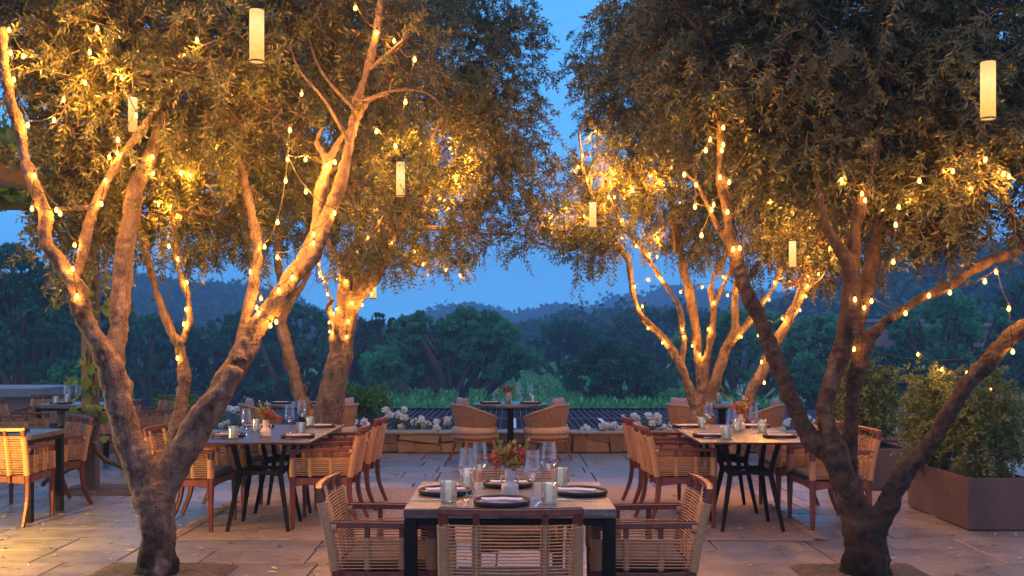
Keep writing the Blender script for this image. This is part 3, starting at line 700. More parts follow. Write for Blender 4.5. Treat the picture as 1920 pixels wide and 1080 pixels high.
# near table
NT = 'near marble table'; Z0 = .7605
for s, (px, py, d, a) in dict(front=(941, 942, 5.09, .05), left=(835, 922, 5.45, 1.5), right=(1089, 923, 5.43, -1.45), back=(953, 906, 5.74, .0)).items():
    X = GX(px, d); PLATE.put((X, d, Z0), 0, 'dark stoneware plate at the %s side of the %s' % (s, NT)); NAP.put((X + .012 * (s == 'right') * -2, d, Z0 + .0092), a * .12, 'folded lavender napkin on the %s plate of the %s' % (s, NT))
for nm, px, d in (('front left', 875, 5.36), ('front right', 999, 5.24), ('back left', 899, 5.63), ('back right', 1029, 5.66)):
    GLASS.put((GX(px, d), d, Z0), 0, 'clear wine glass at the %s of the %s' % (nm, NT))
for nm, px, d in (('front left', 841, 5.15), ('front right', 1030, 5.09), ('back left', 875, 5.66), ('back right', 1051, 5.70)):
    TUM.put((GX(px, d), d, Z0), 0, 'pale green ribbed tumbler at the %s of the %s' % (nm, NT))
VASE.put((GX(956, 5.4), 5.4, Z0), .1, 'white ribbed vase with ear handles in the middle of the %s' % NT)
bouquet(GX(956, 5.4), 5.4, Z0 + .135, 1.0, 'bouquet of dark red leaves and yellow green sprigs on the near marble table', 0)
FORK.put((GX(874, 5.12), 5.12, Z0), .05, 'steel fork left of the front plate on the near marble table'); KNIFE.put((GX(1008, 5.07), 5.07, Z0), -.12, 'steel knife right of the front plate on the near marble table')
FORK.put((GX(1080, 5.19), 5.19, Z0), PI / 2 - .1, 'steel fork lying before the right plate on the near marble table'); KNIFE.put((GX(806, 5.19), 5.2, Z0), PI / 2, 'steel knife lying before the left plate on the near marble table')
# dark tables: px, depth of each object
ZD = .7645
def setdark(tn, plates, tums, glasses, vase, seed):
    for nm, px, d in plates:
        PLATE.put((GX(px, d), d, ZD), 0, 'dark plate %s on the %s' % (nm, tn)); NAP.put((GX(px, d), d, ZD + .0092), random.uniform(-.4, .4), 'crumpled linen napkin on the %s plate of the %s' % (nm, tn))
        FORK.put((GX(px, d) + .02, d - .155, ZD), PI / 2 + random.uniform(-.1, .1), 'steel fork before the %s plate of the %s' % (nm, tn))
    for nm, px, d in tums: TUM.put((GX(px, d), d, ZD), 0, 'pale ribbed tumbler %s on the %s' % (nm, tn))
    for nm, px, d in glasses: GLASS.put((GX(px, d), d, ZD), 0, 'clear wine glass %s on the %s' % (nm, tn))
    px, d = vase; VASE.put((GX(px, d), d, ZD), .4, 'small white ribbed vase on the %s' % tn); bouquet(GX(px, d), d, ZD + .135, .85, 'small bouquet of red berries and green sprigs on the %s' % tn, seed)
setdark('left dark tables', [('nearest the tree trunk', 428, 8.75), ('at the near right corner', 559, 8.68), ('at the far right corner', 600, 9.72), ('at the far left corner', 486, 9.72)],
        [('beside the near left plate', 437, 8.55), ('at the far left', 480, 9.35), ('near the right edge', 564, 8.95), ('at the far right', 581, 9.65)],
        [('before the bouquet', 462, 8.55), ('at the middle right', 543, 9.05), ('farthest back', 566, 9.75)], (498, 8.8), 1)
setdark('right dark tables', [('at the near left corner', 1330, 8.75), ('at the near right corner', 1462, 8.68), ('at the far left corner', 1288, 9.72), ('at the far right corner', 1415, 9.72)],
        [('at the near left', 1361, 8.52), ('at the far left', 1316, 9.6), ('near the right edge', 1429, 9.2), ('in the middle', 1382, 9.3)],
        [('nearest the viewer', 1372, 8.52), ('at the far left', 1329, 9.55), ('at the middle right', 1413, 8.95)], (1388, 9.5), 2)
for cx, tn in zip(TUBX, ('centre pedestal table', 'left pedestal table', 'right pedestal table')):
    for s, sn in ((-1, 'left'), (1, 'right')):
        PLATE.put((cx + s * .27, 13.8, .7525), 0, 'dark plate at the %s of the %s' % (sn, tn)); NAP.put((cx + s * .27, 13.8, .7617), .1 * s, 'folded napkin on the %s plate of the %s' % (sn, tn))
        TUM.put((cx + .03 + s * .17 + .1, 13.95, .7525), 0, 'pale tumbler at the %s of the %s' % (sn, tn))
        GLASS.put((cx + .12 + s * .15, 14.05, .7525), 0, 'clear wine glass at the %s of the %s' % (sn, tn))
    VASE.put((cx - .03, 14.02, .7525), 0, 'small white vase on the %s' % tn); bouquet(cx - .03, 14.02, .7525 + .135, .75, 'tiny bouquet of red sprigs on the %s' % tn, 3 + cx)
for k, (px, d) in enumerate(((126, 13.6), (147, 13.7))):
    GLASS.put((GX(px, d), d, .7605), 0, 'clear wine glass %s the post on the far left marble table' % ('away from', 'next to')[k]); TUM.put((GX(px - 14, d), d - .12, .7605), 0, 'pale tumbler %s the post on the far left marble table' % ('away from', 'next to')[k])
PLATE.put((GX(115, 13.62), 13.62, .7605), 0, 'dark plate on the far left marble table'); NAP.put((GX(115, 13.62), 13.62, .7697), 0, 'folded napkin on the far left marble table')
PLATE.put((-4.5, 9.3, .7605), 0, 'dark plate on the marble table at the left frame edge'); NAP.put((-4.5, 9.3, .7697), .3, 'folded napkin on the marble table at the left frame edge')

# ------------------------------------------------------------------ olive trees
def limb_px(pts, d0, d1, k=5):
    """pts: (px, py, width px) -> points in space and radii, depth running from d0 to d1 along the limb"""
    p = np.asarray(pts, float); s = np.linspace(0, 1, len(p)); d = d0 + (d1 - d0) * s
    W = np.array([np.append(P(a[0], a[1], dd), a[2] / 2 / F * dd) for a, dd in zip(p, d)])
    c = cr(W, k); return c[:, :3], np.maximum(c[:, 3] * .86, .003)
def sprigs(pos, dirs, L, K, leafL, leafW, rsp):
    """leafy sprigs: K leaves in opposite pairs along each twig"""
    n = len(pos); t = np.linspace(.08, 1, K)[None, :, None]
    p = pos[:, None, :] + dirs[:, None, :] * (L[:, None, None] * t) + np.array([0, 0, -1.]) * (L[:, None, None] * .30 * t ** 2)
    tan = dirs[:, None, :] + np.array([0, 0, -1.]) * .6 * t; tan /= np.linalg.norm(tan, axis=2)[..., None]
    rv = RNG.normal(size=(n, 1, 3)); s1 = np.cross(tan, rv); s1 /= np.linalg.norm(s1, axis=2)[..., None]; s2 = np.cross(tan, s1)
    sg = np.where(np.arange(K) % 2, 1, -1)[None, :, None]; al = (np.arange(K) // 2 % 2)[None, :, None]
    side = np.where(al == 0, s1, s2) * sg
    ld = tan * .62 + side * .72 + RNG.normal(0, .22, (n, K, 3)); ld /= np.linalg.norm(ld, axis=2)[..., None]
    LL = leafL * RNG.uniform(.65, 1.15, (n, K)) * (1 - .25 * t[..., 0])
    r = np.clip(rsp[:, None] * .55 + RNG.random((n, K)) * .5, 0, 1)
    V, q, rr = leafquads(p.reshape(-1, 3), ld.reshape(-1, 3), LL.ravel(), np.full(n * K, leafW), r.ravel())
    # twig: thin triangular prism of two joints
    a = np.stack([pos - dirs * .06, pos + dirs * (L * .5)[:, None] - np.array([0, 0, .075]) * L[:, None], p[:, -1]], 1)
    off = np.stack([s1[:, 0], -.5 * s1[:, 0] + .87 * s2[:, 0], -.5 * s1[:, 0] - .87 * s2[:, 0]], 1)
    TV = (a[:, :, None, :] + off[:, None, :, :] * np.array([.0030, .0022, .001])[None, :, None, None]).reshape(-1, 3)
    base = np.arange(n)[:, None, None] * 9; tq = np.array([[i * 3 + j, i * 3 + (j + 1) % 3, (i + 1) * 3 + (j + 1) % 3, (i + 1) * 3 + j] for i in (0, 1) for j in range(3)])
    return (V, q, rr), (TV, (base + tq[None]).reshape(-1, 4))
LIMBS = []
def olive_tree(label, base, limbs, blobs, nsp, mat, thick=.021, leafL=.072, leafW=.0088, seed=0, K=23):
    t = thing('olive_tree', label, 'tree', (base[0], base[1], 0), 0, 'olive trees on the terrace')
    org = np.array([base[0], base[1], 0.]); big = MB(); br = MB(); allp = []
    for pts, d0, d1 in limbs:
        p, r = limb_px(pts, d0, d1)
        jit = RNG.normal(0, 1, p.shape); jit = (jit + np.roll(jit, 1, 0) + np.roll(jit, -1, 0)) / 3
        p = p + jit * (r * .10)[:, None] - org
        keep = r > thick * .72
        ib = np.where(keep)[0]
        if len(ib) > 2: big.tube(p[:ib[-1] + 1], r[:ib[-1] + 1], 14, True, None, .045)
        if (~keep).any(): i0 = max(0, ib[-1] - 1 if len(ib) else 0); br.tube(p[i0:], np.minimum(r[i0:], thick * 1.05), 8, True, None, .03)
        allp.append(np.hstack([p, r[:, None]])); LIMBS.append(np.hstack([p + org, r[:, None]]))
    tr = big.build('trunk', mat, t, True)
    md = tr.modifiers.new('join', 'REMESH'); md.mode = 'VOXEL'; md.voxel_size = .0105; md.use_smooth_shade = True
    ms = tr.modifiers.new('smooth', 'SMOOTH'); ms.factor = .5; ms.iterations = 3
    for nm, sc_, st_ in (('knots', .16, .040), ('ridges', .04, .013)):
        tx = bpy.data.textures.new(nm, 'CLOUDS'); tx.noise_scale = sc_; tx.noise_depth = 3; dm = tr.modifiers.new(nm, 'DISPLACE'); dm.texture = tx; dm.strength = st_; dm.mid_level = .5; dm.texture_coords = 'LOCAL'
    allp = np.vstack(allp)
    # limbs that carry the foliage: from the nearest limb into each cluster, then forked twigs
    C = np.array([P(b[0], b[1], b[2]) - org for b in blobs]); Rr = np.array([b[3] for b in blobs])
    for c, rad in zip(C, Rr):
        up = allp[allp[:, 2] > 1.6]; i = np.argmin(np.linalg.norm(up[:, :3] - c, axis=1) + .3 * np.maximum(0, up[:, 2] - c[2])); a = up[i, :3]; r0 = min(.02, up[i, 3] * .75)
        mid = (a + c) / 2 + RNG.normal(0, .12, 3); path = cr([a, mid, c, c + RNG.normal(0, .35, 3) * rad + np.array([0, 0, .3 * rad])], 5)
        br.tube(path, np.linspace(r0, .004, len(path)), 7, False)
        for j in range(int(10 + 14 * rad)):
            b0 = path[RNG.integers(3, len(path))]; e = c + rdir(1)[0] * rad * RNG.uniform(.5, 1.0); m1 = (b0 + e) / 2 + RNG.normal(0, .10, 3) * rad
            pp = cr([b0, m1, e], 4); br.tube(pp, np.linspace(.0065, .0018, len(pp)), 4, False)
            for q_ in range(2):
                s0 = pp[RNG.integers(2, len(pp))]; e2 = s0 + rdir(1)[0] * RNG.uniform(.15, .45); br.tube([s0, (s0 + e2) / 2 + RNG.normal(0, .03, 3), e2], (.003, .002, .001), 3, False)
    br.build('branches', mat, t, True)
    w_ = Rr ** 2.3 * np.array([b[4] if len(b) > 4 else 1 for b in blobs]); w_ /= w_.sum()
    ib = RNG.choice(len(C), nsp, p=w_); ng = nsp // 6; ib = ib[:ng]; u0 = rdir(ng); gc = C[ib] + u0 * (Rr[ib] * RNG.random(ng) ** .42)[:, None] * np.array([1, 1, .85]); gd = u0 * .6 + rdir(ng) * .6 + np.array([0, 0, -.2])
    u = np.repeat(gd, 6, 0); nsp = ng * 6; pos = np.repeat(gc, 6, 0) + RNG.normal(0, .075, (nsp, 3)); d = u + rdir(nsp) * .55; d /= np.linalg.norm(d, axis=1)[:, None]
    L = RNG.uniform(.11, .30, nsp)
    lf, tw = sprigs(pos, d, L, K, leafL, leafW, RNG.random(nsp))
    cb = MB(); cb.add(lf[0], lf[1], None, lf[2]); cw = MB(); cw.add(tw[0], tw[1])
    co = cb.build('crown', M['olive'], t); cw.build('twigs', M['twig'], co)
    return t
# front left tree (limbs traced with their width; each limb has its own depth)
L1 = [([(296, 1096, 104), (298, 1060, 84), (297, 1000, 78), (292, 940, 84), (286, 905, 76)], 6.8, 6.8),
      ([(292, 945, 76), (266, 885, 70), (243, 820, 62), (224, 760, 58), (213, 705, 60), (203, 680, 52), (178, 632, 44), (154, 585, 40), (147, 548, 40), (120, 506, 36), (88, 455, 30), (84, 400, 29), (67, 350, 28), (46, 300, 24), (36, 240, 24), (20, 190, 20), (12, 130, 16), (4, 50, 14)], 6.8, 6.5),
      ([(136, 520, 26), (150, 495, 24), (162, 440, 24), (177, 390, 22), (206, 330, 20), (250, 262, 18), (292, 205, 16), (332, 152, 11), (360, 95, 8)], 6.7, 7.1),
      ([(210, 690, 56), (220, 630, 46), (229, 545, 40), (236, 455, 38), (246, 390, 36), (262, 335, 34), (287, 285, 30), (306, 230, 26), (325, 152, 22), (350, 92, 20), (385, 35, 19), (420, -40, 17)], 6.8, 7.3),
      ([(340, 70, 10), (385, 60, 9), (430, 35, 8), (480, 20, 7)], 7.2, 7.5),
      ([(292, 930, 60), (302, 900, 46), (318, 860, 40), (333, 800, 34), (344, 730, 28), (343, 685, 25), (334, 648, 24), (322, 622, 19), (300, 570, 17), (281, 505, 15), (264, 430, 14), (246, 360, 12), (230, 295, 10), (205, 230, 7)], 6.85, 7.9),
      ([(334, 650, 18), (346, 630, 17), (356, 596, 15), (351, 555, 14), (336, 500, 13), (326, 430, 12), (311, 365, 11), (297, 310, 9), (290, 260, 6)], 7.2, 7.7),
      ([(292, 950, 66), (318, 905, 50), (346, 855, 48), (376, 800, 50), (402, 760, 50), (422, 718, 54), (450, 672, 50), (476, 624, 46), (506, 580, 44), (546, 528, 40), (581, 488, 35), (601, 448, 31), (621, 388, 28), (641, 330, 25), (656, 268, 23), (667, 200, 19), (690, 128, 17), (706, 58, 15), (716, -20, 13)], 6.8, 7.1),
      ([(442, 690, 36), (420, 725, 36), (388, 755, 34), (358, 792, 32), (334, 840, 34), (312, 890, 38)], 6.8, 6.82),
      ([(452, 676, 30), (455, 620, 26), (470, 560, 24), (481, 500, 23), (480, 440, 21), (466, 375, 18), (455, 325, 15), (442, 270, 11), (450, 210, 8)], 6.85, 7.5),
      ([(492, 600, 24), (518, 552, 21), (560, 492, 24), (590, 430, 24), (601, 360, 22), (614, 305, 20), (596, 268, 12), (604, 240, 8)], 6.85, 7.2),
      ([(614, 306, 18), (640, 260, 16), (668, 232, 14), (690, 190, 10), (730, 175, 7)], 7.1, 7.2),
      ([(690, 130, 10), (735, 95, 8), (770, 60, 6)], 7.05, 7.3), ([(655, 270, 8), (610, 190, 7), (560, 130, 5), (540, 70, 4)], 7.0, 7.4), ([(668, 210, 8), (600, 130, 6), (570, 40, 4)], 7.0, 7.5), ([(672, 190, 7), (740, 170, 6), (800, 175, 5), (840, 210, 4)], 7.0, 7.5)]
B1 = [(110, 60, 7.3, .62), (230, 90, 7.2, .62), (190, 200, 7.4, .60), (330, 60, 7.1, .5), (300, 170, 7.4, .55), (150, 310, 7.3, .42), (230, 330, 7.6, .45), (125, 400, 7.2, .24, .7), (190, 440, 7.5, .35, .8), (300, 410, 7.8, .4, .7), (410, 150, 7.0, .42), (450, 210, 7.4, .45, .9), (380, 290, 7.8, .5), (430, 400, 7.8, .38, .6), (500, 60, 7.7, .5), (620, -30, 7.6, .55), (560, 250, 8.0, .5, .7), (720, 90, 7.8, .45, .6), (20, 20, 7.5, .5), (400, -90, 7.3, .7), (150, -120, 7.4, .8), (650, 360, 7.9, .35, .5)]
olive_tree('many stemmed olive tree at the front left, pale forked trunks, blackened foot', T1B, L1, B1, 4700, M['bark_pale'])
L2 = [([(610, 862, 78), (612, 820, 64), (618, 750, 60), (632, 685, 56), (640, 635, 52), (650, 585, 48), (657, 545, 44)], 11.5, 11.5),
      ([(646, 610, 30), (644, 550, 27), (644, 505, 24), (636, 488, 16), (621, 466, 12), (605, 430, 9), (590, 380, 6)], 11.45, 11.2),
      ([(646, 500, 17), (662, 466, 15), (678, 458, 13), (705, 430, 10), (730, 390, 8)], 11.4, 11.2),
      ([(656, 570, 30), (665, 520, 27), (669, 478, 24), (676, 438, 18), (681, 380, 15), (691, 320, 12), (700, 240, 9), (720, 150, 7)], 11.5, 11.8),
      ([(658, 580, 32), (678, 548, 25), (701, 526, 24), (717, 497, 22), (729, 460, 18), (742, 436, 16), (757, 398, 12), (775, 348, 10), (800, 280, 8), (840, 200, 6)], 11.5, 11.3),
      ([(676, 540, 20), (694, 505, 18), (709, 480, 16), (705, 456, 13), (716, 420, 11), (737, 386, 8), (780, 330, 6)], 11.5, 11.9),
      ([(638, 640, 22), (622, 596, 14), (616, 578, 10), (624, 562, 8)], 11.4, 11.2), ([(620, 588, 6), (616, 545, 4), (602, 510, 3), (600, 470, 3)], 11.3, 11.1),
      ([(600, 850, 46), (592, 800, 36), (577, 768, 31), (560, 735, 28), (546, 682, 27), (533, 632, 26), (527, 604, 24), (537, 566, 19), (530, 540, 17), (522, 500, 16), (520, 440, 15), (516, 380, 12), (505, 310, 9), (490, 220, 6)], 11.5, 11.9),
      ([(530, 600, 16), (550, 560, 14), (575, 520, 12), (590, 470, 10), (600, 400, 8)], 11.7, 12.2)]
B2 = [(890, 250, 11.6, .85), (800, 380, 11.3, .75), (920, 110, 11.9, .70), (780, 150, 11.3, .95), (660, 290, 11.8, .95), (560, 330, 12.0, .8), (700, 20, 11.7, .95), (860, -40, 12.0, .9), (540, 120, 12, .95), (440, 330, 12.2, .7), (945, 330, 11.6, .5), (900, 420, 11.4, .42), (720, 440, 11.2, .45), (840, 450, 11.5, .38, .8), (390, 420, 12.2, .5, .8), (500, 420, 12, .45, .7), (600, 420, 12, .5, .7), (770, 475, 11.3, .22, .6), (640, 490, 11.0, .22, .4), (935, 190, 11.9, .46), (720, 485, 11.6, .2, .5), (420, 200, 12.4, .7), (950, 440, 11.5, .25, .7), (620, 160, 12.4, 1.0), (840, 240, 12.3, .9), (700, 340, 12.3, .9)]
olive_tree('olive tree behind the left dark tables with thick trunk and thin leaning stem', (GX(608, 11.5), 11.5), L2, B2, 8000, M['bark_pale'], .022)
L3 = [([(1293, 858, 46), (1297, 815, 36), (1303, 788, 31), (1311, 760, 26), (1314, 735, 24)], 11.5, 11.5),
      ([(1308, 770, 22), (1294, 735, 20), (1279, 694, 19), (1266, 667, 17), (1243, 633, 16), (1215, 606, 15), (1196, 580, 14), (1188, 555, 13), (1182, 518, 13), (1177, 487, 13), (1162, 466, 14), (1145, 438, 12), (1130, 407, 11), (1114, 375, 9), (1096, 325, 7), (1085, 250, 5)], 11.5, 11.2),
      ([(1276, 685, 14), (1283, 645, 14), (1278, 612, 12), (1277, 590, 11), (1268, 566, 9), (1247, 535, 9), (1223, 497, 9), (1196, 458, 9), (1172, 430, 8), (1156, 402, 7), (1138, 360, 5)], 11.5, 11.0),
      ([(1314, 735, 19), (1311, 690, 18), (1308, 650, 19), (1301, 595, 20), (1290, 538, 20), (1279, 490, 18), (1271, 440, 16), (1263, 398, 14), (1258, 340, 11), (1252, 270, 8), (1240, 180, 6)], 11.5, 11.8),
      ([(1308, 770, 22), (1316, 730, 21), (1325, 672, 17), (1336, 614, 15), (1338, 578, 14), (1332, 540, 11), (1345, 506, 10), (1359, 480, 9), (1366, 440, 7), (1373, 395, 6)], 11.5, 11.4),
      ([(1338, 580, 11), (1352, 544, 9), (1371, 506, 8), (1388, 465, 7), (1400, 420, 5)], 11.4, 11.6),
      ([(1302, 800, 24), (1326, 760, 23), (1343, 712, 24), (1361, 658, 22), (1378, 622, 19), (1378, 578, 15), (1381, 538, 13), (1387, 508, 12), (1393, 455, 9), (1400, 390, 7)], 11.5, 11.3),
      ([(1372, 640, 14), (1402, 606, 13), (1419, 580, 12), (1445, 548, 11), (1457, 520, 10), (1465, 495, 9), (1477, 445, 7), (1480, 390, 5)], 11.4, 11.2)]
B3 = [(1190, 160, 11.6, .72), (1130, 250, 11.8, .36, .5), (1200, 320, 11.5, .68), (1070, 400, 11.3, .38), (1015, 425, 11.2, .28), (1310, 250, 11.9, .9), (1400, 390, 11.5, .6), (1480, 300, 12, .8), (1260, 420, 11.4, .40), (1150, 440, 11.2, .32), (1480, 440, 11.4, .38), (1530, 490, 11.5, .32), (1165, 50, 11.9, .42), (1260, 40, 11.9, .8), (1400, 100, 12, 1.0), (1320, 430, 11.8, .42), (1150, 340, 11.4, .4), (1360, 320, 11.4, .6), (1125, 130, 12.1, .34, .8), (1040, 340, 11.5, .22, .8), (975, 440, 11.3, .16, .8), (1440, 480, 12, .3), (1100, 465, 11.3, .18, .8), (1560, 400, 12, .6)]
olive_tree('slender many stemmed olive tree behind the right dark tables hung with lights', (GX(1296, 11.5), 11.5), L3, B3, 6200, M['bark_pale'], .022)
L3b = [([(1383, 858, 40), (1388, 815, 34), (1396, 772, 30), (1411, 732, 26), (1433, 692, 25), (1457, 642, 24), (1480, 596, 21), (1499, 556, 20), (1511, 517, 17), (1516, 480, 15), (1530, 462, 14), (1547, 422, 12), (1560, 380, 9), (1576, 325, 7), (1580, 250, 5)], 11.2, 11.0),
       ([(1508, 545, 9), (1522, 536, 7), (1536, 526, 5), (1552, 505, 4)], 11.1, 11.0), ([(1514, 490, 10), (1512, 440, 9), (1520, 390, 7), (1510, 330, 5)], 11.1, 11.4)]
B3b = [(1560, 340, 11.2, .55), (1540, 440, 11.1, .36), (1500, 390, 11.4, .4), (1590, 470, 11.3, .3), (1600, 250, 11.4, .7), (1520, 520, 11.1, .18, .7)]
olive_tree('single leaning olive stem to the right of the slender rear tree', (GX(1385, 11.2), 11.2), L3b, B3b, 1100, M['bark_pale'], .022)
L4 = [([(1620, 1098, 124), (1624, 1060, 100), (1622, 1015, 92), (1612, 970, 80)], 6.8, 6.8),
      ([(1618, 1000, 70), (1600, 945, 60), (1585, 900, 58), (1570, 860, 56), (1562, 830, 52)], 6.8, 6.75),
      ([(1578, 880, 44), (1552, 850, 42), (1530, 832, 41), (1505, 800, 40), (1481, 742, 38), (1456, 682, 36), (1430, 616, 34), (1404, 556, 34), (1386, 505, 32), (1373, 466, 27), (1364, 402, 23), (1352, 338, 19), (1349, 260, 16), (1340, 178, 14), (1322, 100, 12), (1312, 20, 10)], 6.75, 7.0),
      ([(1374, 472, 14), (1352, 438, 11), (1332, 398, 9), (1310, 350, 7), (1290, 330, 5)], 6.9, 6.9),
      ([(1568, 850, 44), (1552, 800, 38), (1547, 760, 37), (1562, 702, 39), (1580, 652, 44), (1592, 605, 46), (1597, 560, 44), (1594, 520, 38), (1590, 492, 36), (1570, 462, 27), (1550, 428, 20), (1541, 385, 13), (1528, 320, 9)], 6.75, 6.8),
      ([(1592, 545, 34), (1600, 480, 28), (1604, 430, 28), (1611, 396, 25), (1626, 330, 24), (1646, 260, 24), (1661, 170, 22), (1669, 80, 20), (1673, -20, 18)], 6.78, 7.1),
      ([(1603, 640, 36), (1614, 590, 32), (1624, 545, 34), (1634, 500, 31), (1644, 450, 27), (1655, 390, 21), (1688, 332, 15), (1736, 300, 11), (1790, 260, 8)], 6.85, 7.3),
      ([(1604, 940, 44), (1594, 880, 36), (1591, 830, 32), (1597, 770, 32), (1602, 720, 34), (1609, 672, 38), (1622, 646, 34), (1640, 624, 24), (1666, 598, 22), (1702, 576, 22), (1740, 554, 22), (1784, 534, 22), (1813, 510, 20), (1858, 490, 20), (1920, 464, 18), (1990, 440, 15), (2050, 400, 10)], 6.9, 6.7),
      ([(1628, 1010, 70), (1642, 978, 54), (1660, 955, 46), (1680, 915, 50), (1704, 874, 41), (1740, 834, 37), (1780, 776, 34), (1810, 726, 36), (1855, 676, 36), (1894, 634, 35), (1930, 606, 33), (2010, 550, 28), (2080, 480, 20)], 6.8, 6.5),
      ([(1312, 60, 9), (1280, 20, 8), (1240, -30, 7)], 7.0, 7.3)]
B4 = [(1350, 90, 7.3, .55), (1490, 130, 7.1, .68), (1640, 150, 7.4, .68), (1780, 110, 7.1, .7), (1880, 270, 7.1, .52), (1760, 290, 7.1, .55), (1620, 300, 7.6, .5), (1440, 240, 7.4, .5), (1800, 375, 7.0, .28), (1700, 385, 7.3, .32), (1900, 60, 7.2, .6), (1260, 40, 7.6, .4), (1540, -70, 7.3, .7), (1740, -90, 7.3, .7), (1890, 385, 7.0, .24), (1550, 300, 7.2, .42), (1300, 190, 7.4, .36), (1400, -40, 7.4, .6), (1860, 170, 7.6, .6), (1700, 220, 7.7, .6), (1500, 230, 7.7, .6), (1640, 415, 7.3, .2, .6), (1960, 420, 6.8, .2, .8), (1740, 425, 7.1, .16, .8), (1560, 180, 7.8, .7)]
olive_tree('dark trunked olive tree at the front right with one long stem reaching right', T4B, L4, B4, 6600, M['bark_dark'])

# ------------------------------------------------------------------ strings of bulbs
def snap(p):
    L = np.vstack(LIMBS); k = F / L[:, 1]; dx = (L[:, 0] * k) - p[0] * F / p[1]; dz = (L[:, 2] - H) * k - (p[2] - H) * F / p[1]
    e = np.hypot(dx, dz) - L[:, 3] * k; e[np.abs(L[:, 1] - p[1]) > .95] = 1e9; i = np.argmin(e)
    if e[i] > 11: return p + np.array([0, RNG.uniform(-.1, .1), 0])
    dn = L[i, 1] - L[i, 3] * RNG.uniform(.55, 1.0) - .016; q = p * 1.0; q[0] = p[0] * dn / p[1]; q[2] = H + (p[2] - H) * dn / p[1]; q[1] = dn; return q
def off_limb(p):
    L = np.vstack(LIMBS); return (np.linalg.norm(L[:, :3] - p, axis=1) - L[:, 3]).min() > .085
def string_light(label, pts, d, every=1, watts=None, boost=1.5, low=.6, order=True, jit=.12):
    p = np.array([P(x, y, d if not callable(d) else d(x, y)) for x, y in pts])
    p = np.array([snap(a_) for a_ in p])
    if order:
        idx = [0]; left = set(range(1, len(p)))
        while left: k = min(left, key=lambda i: np.linalg.norm(p[i] - p[idx[-1]])); idx.append(k); left.discard(k)
        p = p[idx]
        q = [p[0]]
        for a_, b_ in zip(p[:-1], p[1:]):                # bulbs sit every hand's breadth or two along the cable
            l_ = np.linalg.norm(b_ - a_); k_ = int(l_ / .30) if l_ < .95 else 0
            for j_ in range(k_): q.append(snap(a_ + (b_ - a_) * (j_ + 1) / (k_ + 1) + RNG.normal(0, .02, 3)))
            q.append(b_)
        p = np.array(q[:95])
    o = p[0].copy(); t = thing('string_light', label, 'string lights', tuple(o), 0, 'strings of warm bulbs in the olive trees')
    b = MB()
    for i in range(len(p) - 1):
        a, c = p[i] - o + (0, 0, .035), p[i + 1] - o + (0, 0, .035); L = np.linalg.norm(c - a); n = 7
        if L > 1.35: continue
        tt = np.linspace(0, 1, n)[:, None]
        q = a + (c - a) * tt; q[:, 2] -= (4 * tt * (1 - tt))[:, 0] * min(.10, L * .12); b.tube(q, .0032, 5, False)
    b.build('cable', M['cord'], t)
    pb = MB(); pb.lathe([(.001, -.0155), (.0065, -.0135), (.0108, -.0075), (.012, 0), (.0108, .0065), (.0075, .013), (.006, .019)], 10)
    ps = MB(); ps.lathe([(.001, .019), (.0085, .019), (.0085, .036), (.004, .040), (.001, .040)], 8)
    b0 = pb.build('bulb', M['bulb'], t, True); s0 = ps.build('socket', M['socket'], b0)
    for i in range(len(p)):
        if i == 0: o1 = b0
        else:
            o1 = b0.copy(); COL.objects.link(o1); o1.parent = t; s1 = s0.copy(); COL.objects.link(s1); s1.parent = o1
        o1.location = p[i] - o; lamp(tuple(p[i]), (watts or BULB_W * (boost if off_limb(p[i]) else low * (1.35 if p[i][2] > H + (HY - 415) / F * p[i][1] else 1))) * RNG.uniform(.75, 1.25), .024, parent=t) if i % every == 0 else None
    return t
string_light('string of warm bulbs up the leftmost stem of the front left olive', [(46, 107), (26, 150), (52, 235), (65, 330), (60, 392), (140, 460), (144, 556), (190, 383), (205, 295), (255, 217), (320, 154), (378, 84), (17, 57), (116, 402), (150, 150), (225, 265), (330, 105), (190, 60), (110, 230)], 6.62, boost=2.2, low=.55)
string_light('string of warm bulbs on the thin middle stems of the front left olive', [(300, 385), (320, 386), (287, 325), (310, 460), (350, 530), (345, 608), (333, 672), (285, 295), (330, 400), (400, 235), (440, 150), (360, 330), (430, 330)], 7.45, boost=2.2, low=.7)
string_light('string of warm bulbs along the right leaning stem of the front left olive', [(668, 20), (706, 62), (668, 237), (613, 312), (628, 305), (574, 360), (627, 400), (588, 440), (588, 457), (522, 418), (520, 483), (548, 521), (482, 577), (486, 588), (507, 611), (518, 604), (740, 272), (470, 510), (560, 170), (780, 120), (540, 300)], 6.84, boost=2.8, low=.6)
string_light('string of warm bulbs round the thick trunk of the left rear olive', [(824, 371), (735, 455), (710, 415), (712, 428), (668, 470), (650, 528), (697, 551), (632, 522), (601, 518), (607, 526), (614, 552), (631, 580), (625, 588), (617, 605), (618, 622), (650, 632), (660, 580), (679, 572), (598, 512), (598, 496), (690, 330), (780, 250), (600, 330), (880, 300), (520, 250)], 11.15, boost=4.6, low=.8)
string_light('sagging string of three bulbs against the sky right of the left rear olive', [(778, 472), (794, 497), (862, 516)], 11.2, 1, 3)
string_light('string of warm bulbs through the slender right rear olive', [(1106, 257), (1084, 313), (1127, 326), (1149, 319), (1101, 338), (1141, 370), (1152, 370), (1061, 393), (1095, 407), (1032, 410), (1168, 413), (1166, 446), (1218, 477), (1240, 523), (1190, 538), (1276, 548), (1215, 616), (1242, 643), (1283, 632), (1280, 618), (1312, 665), (1338, 568), (1356, 519), (1384, 540), (1220, 330), (1242, 340), (1261, 300), (1276, 380), (1234, 445)], 11.05, boost=3.4, low=.8)
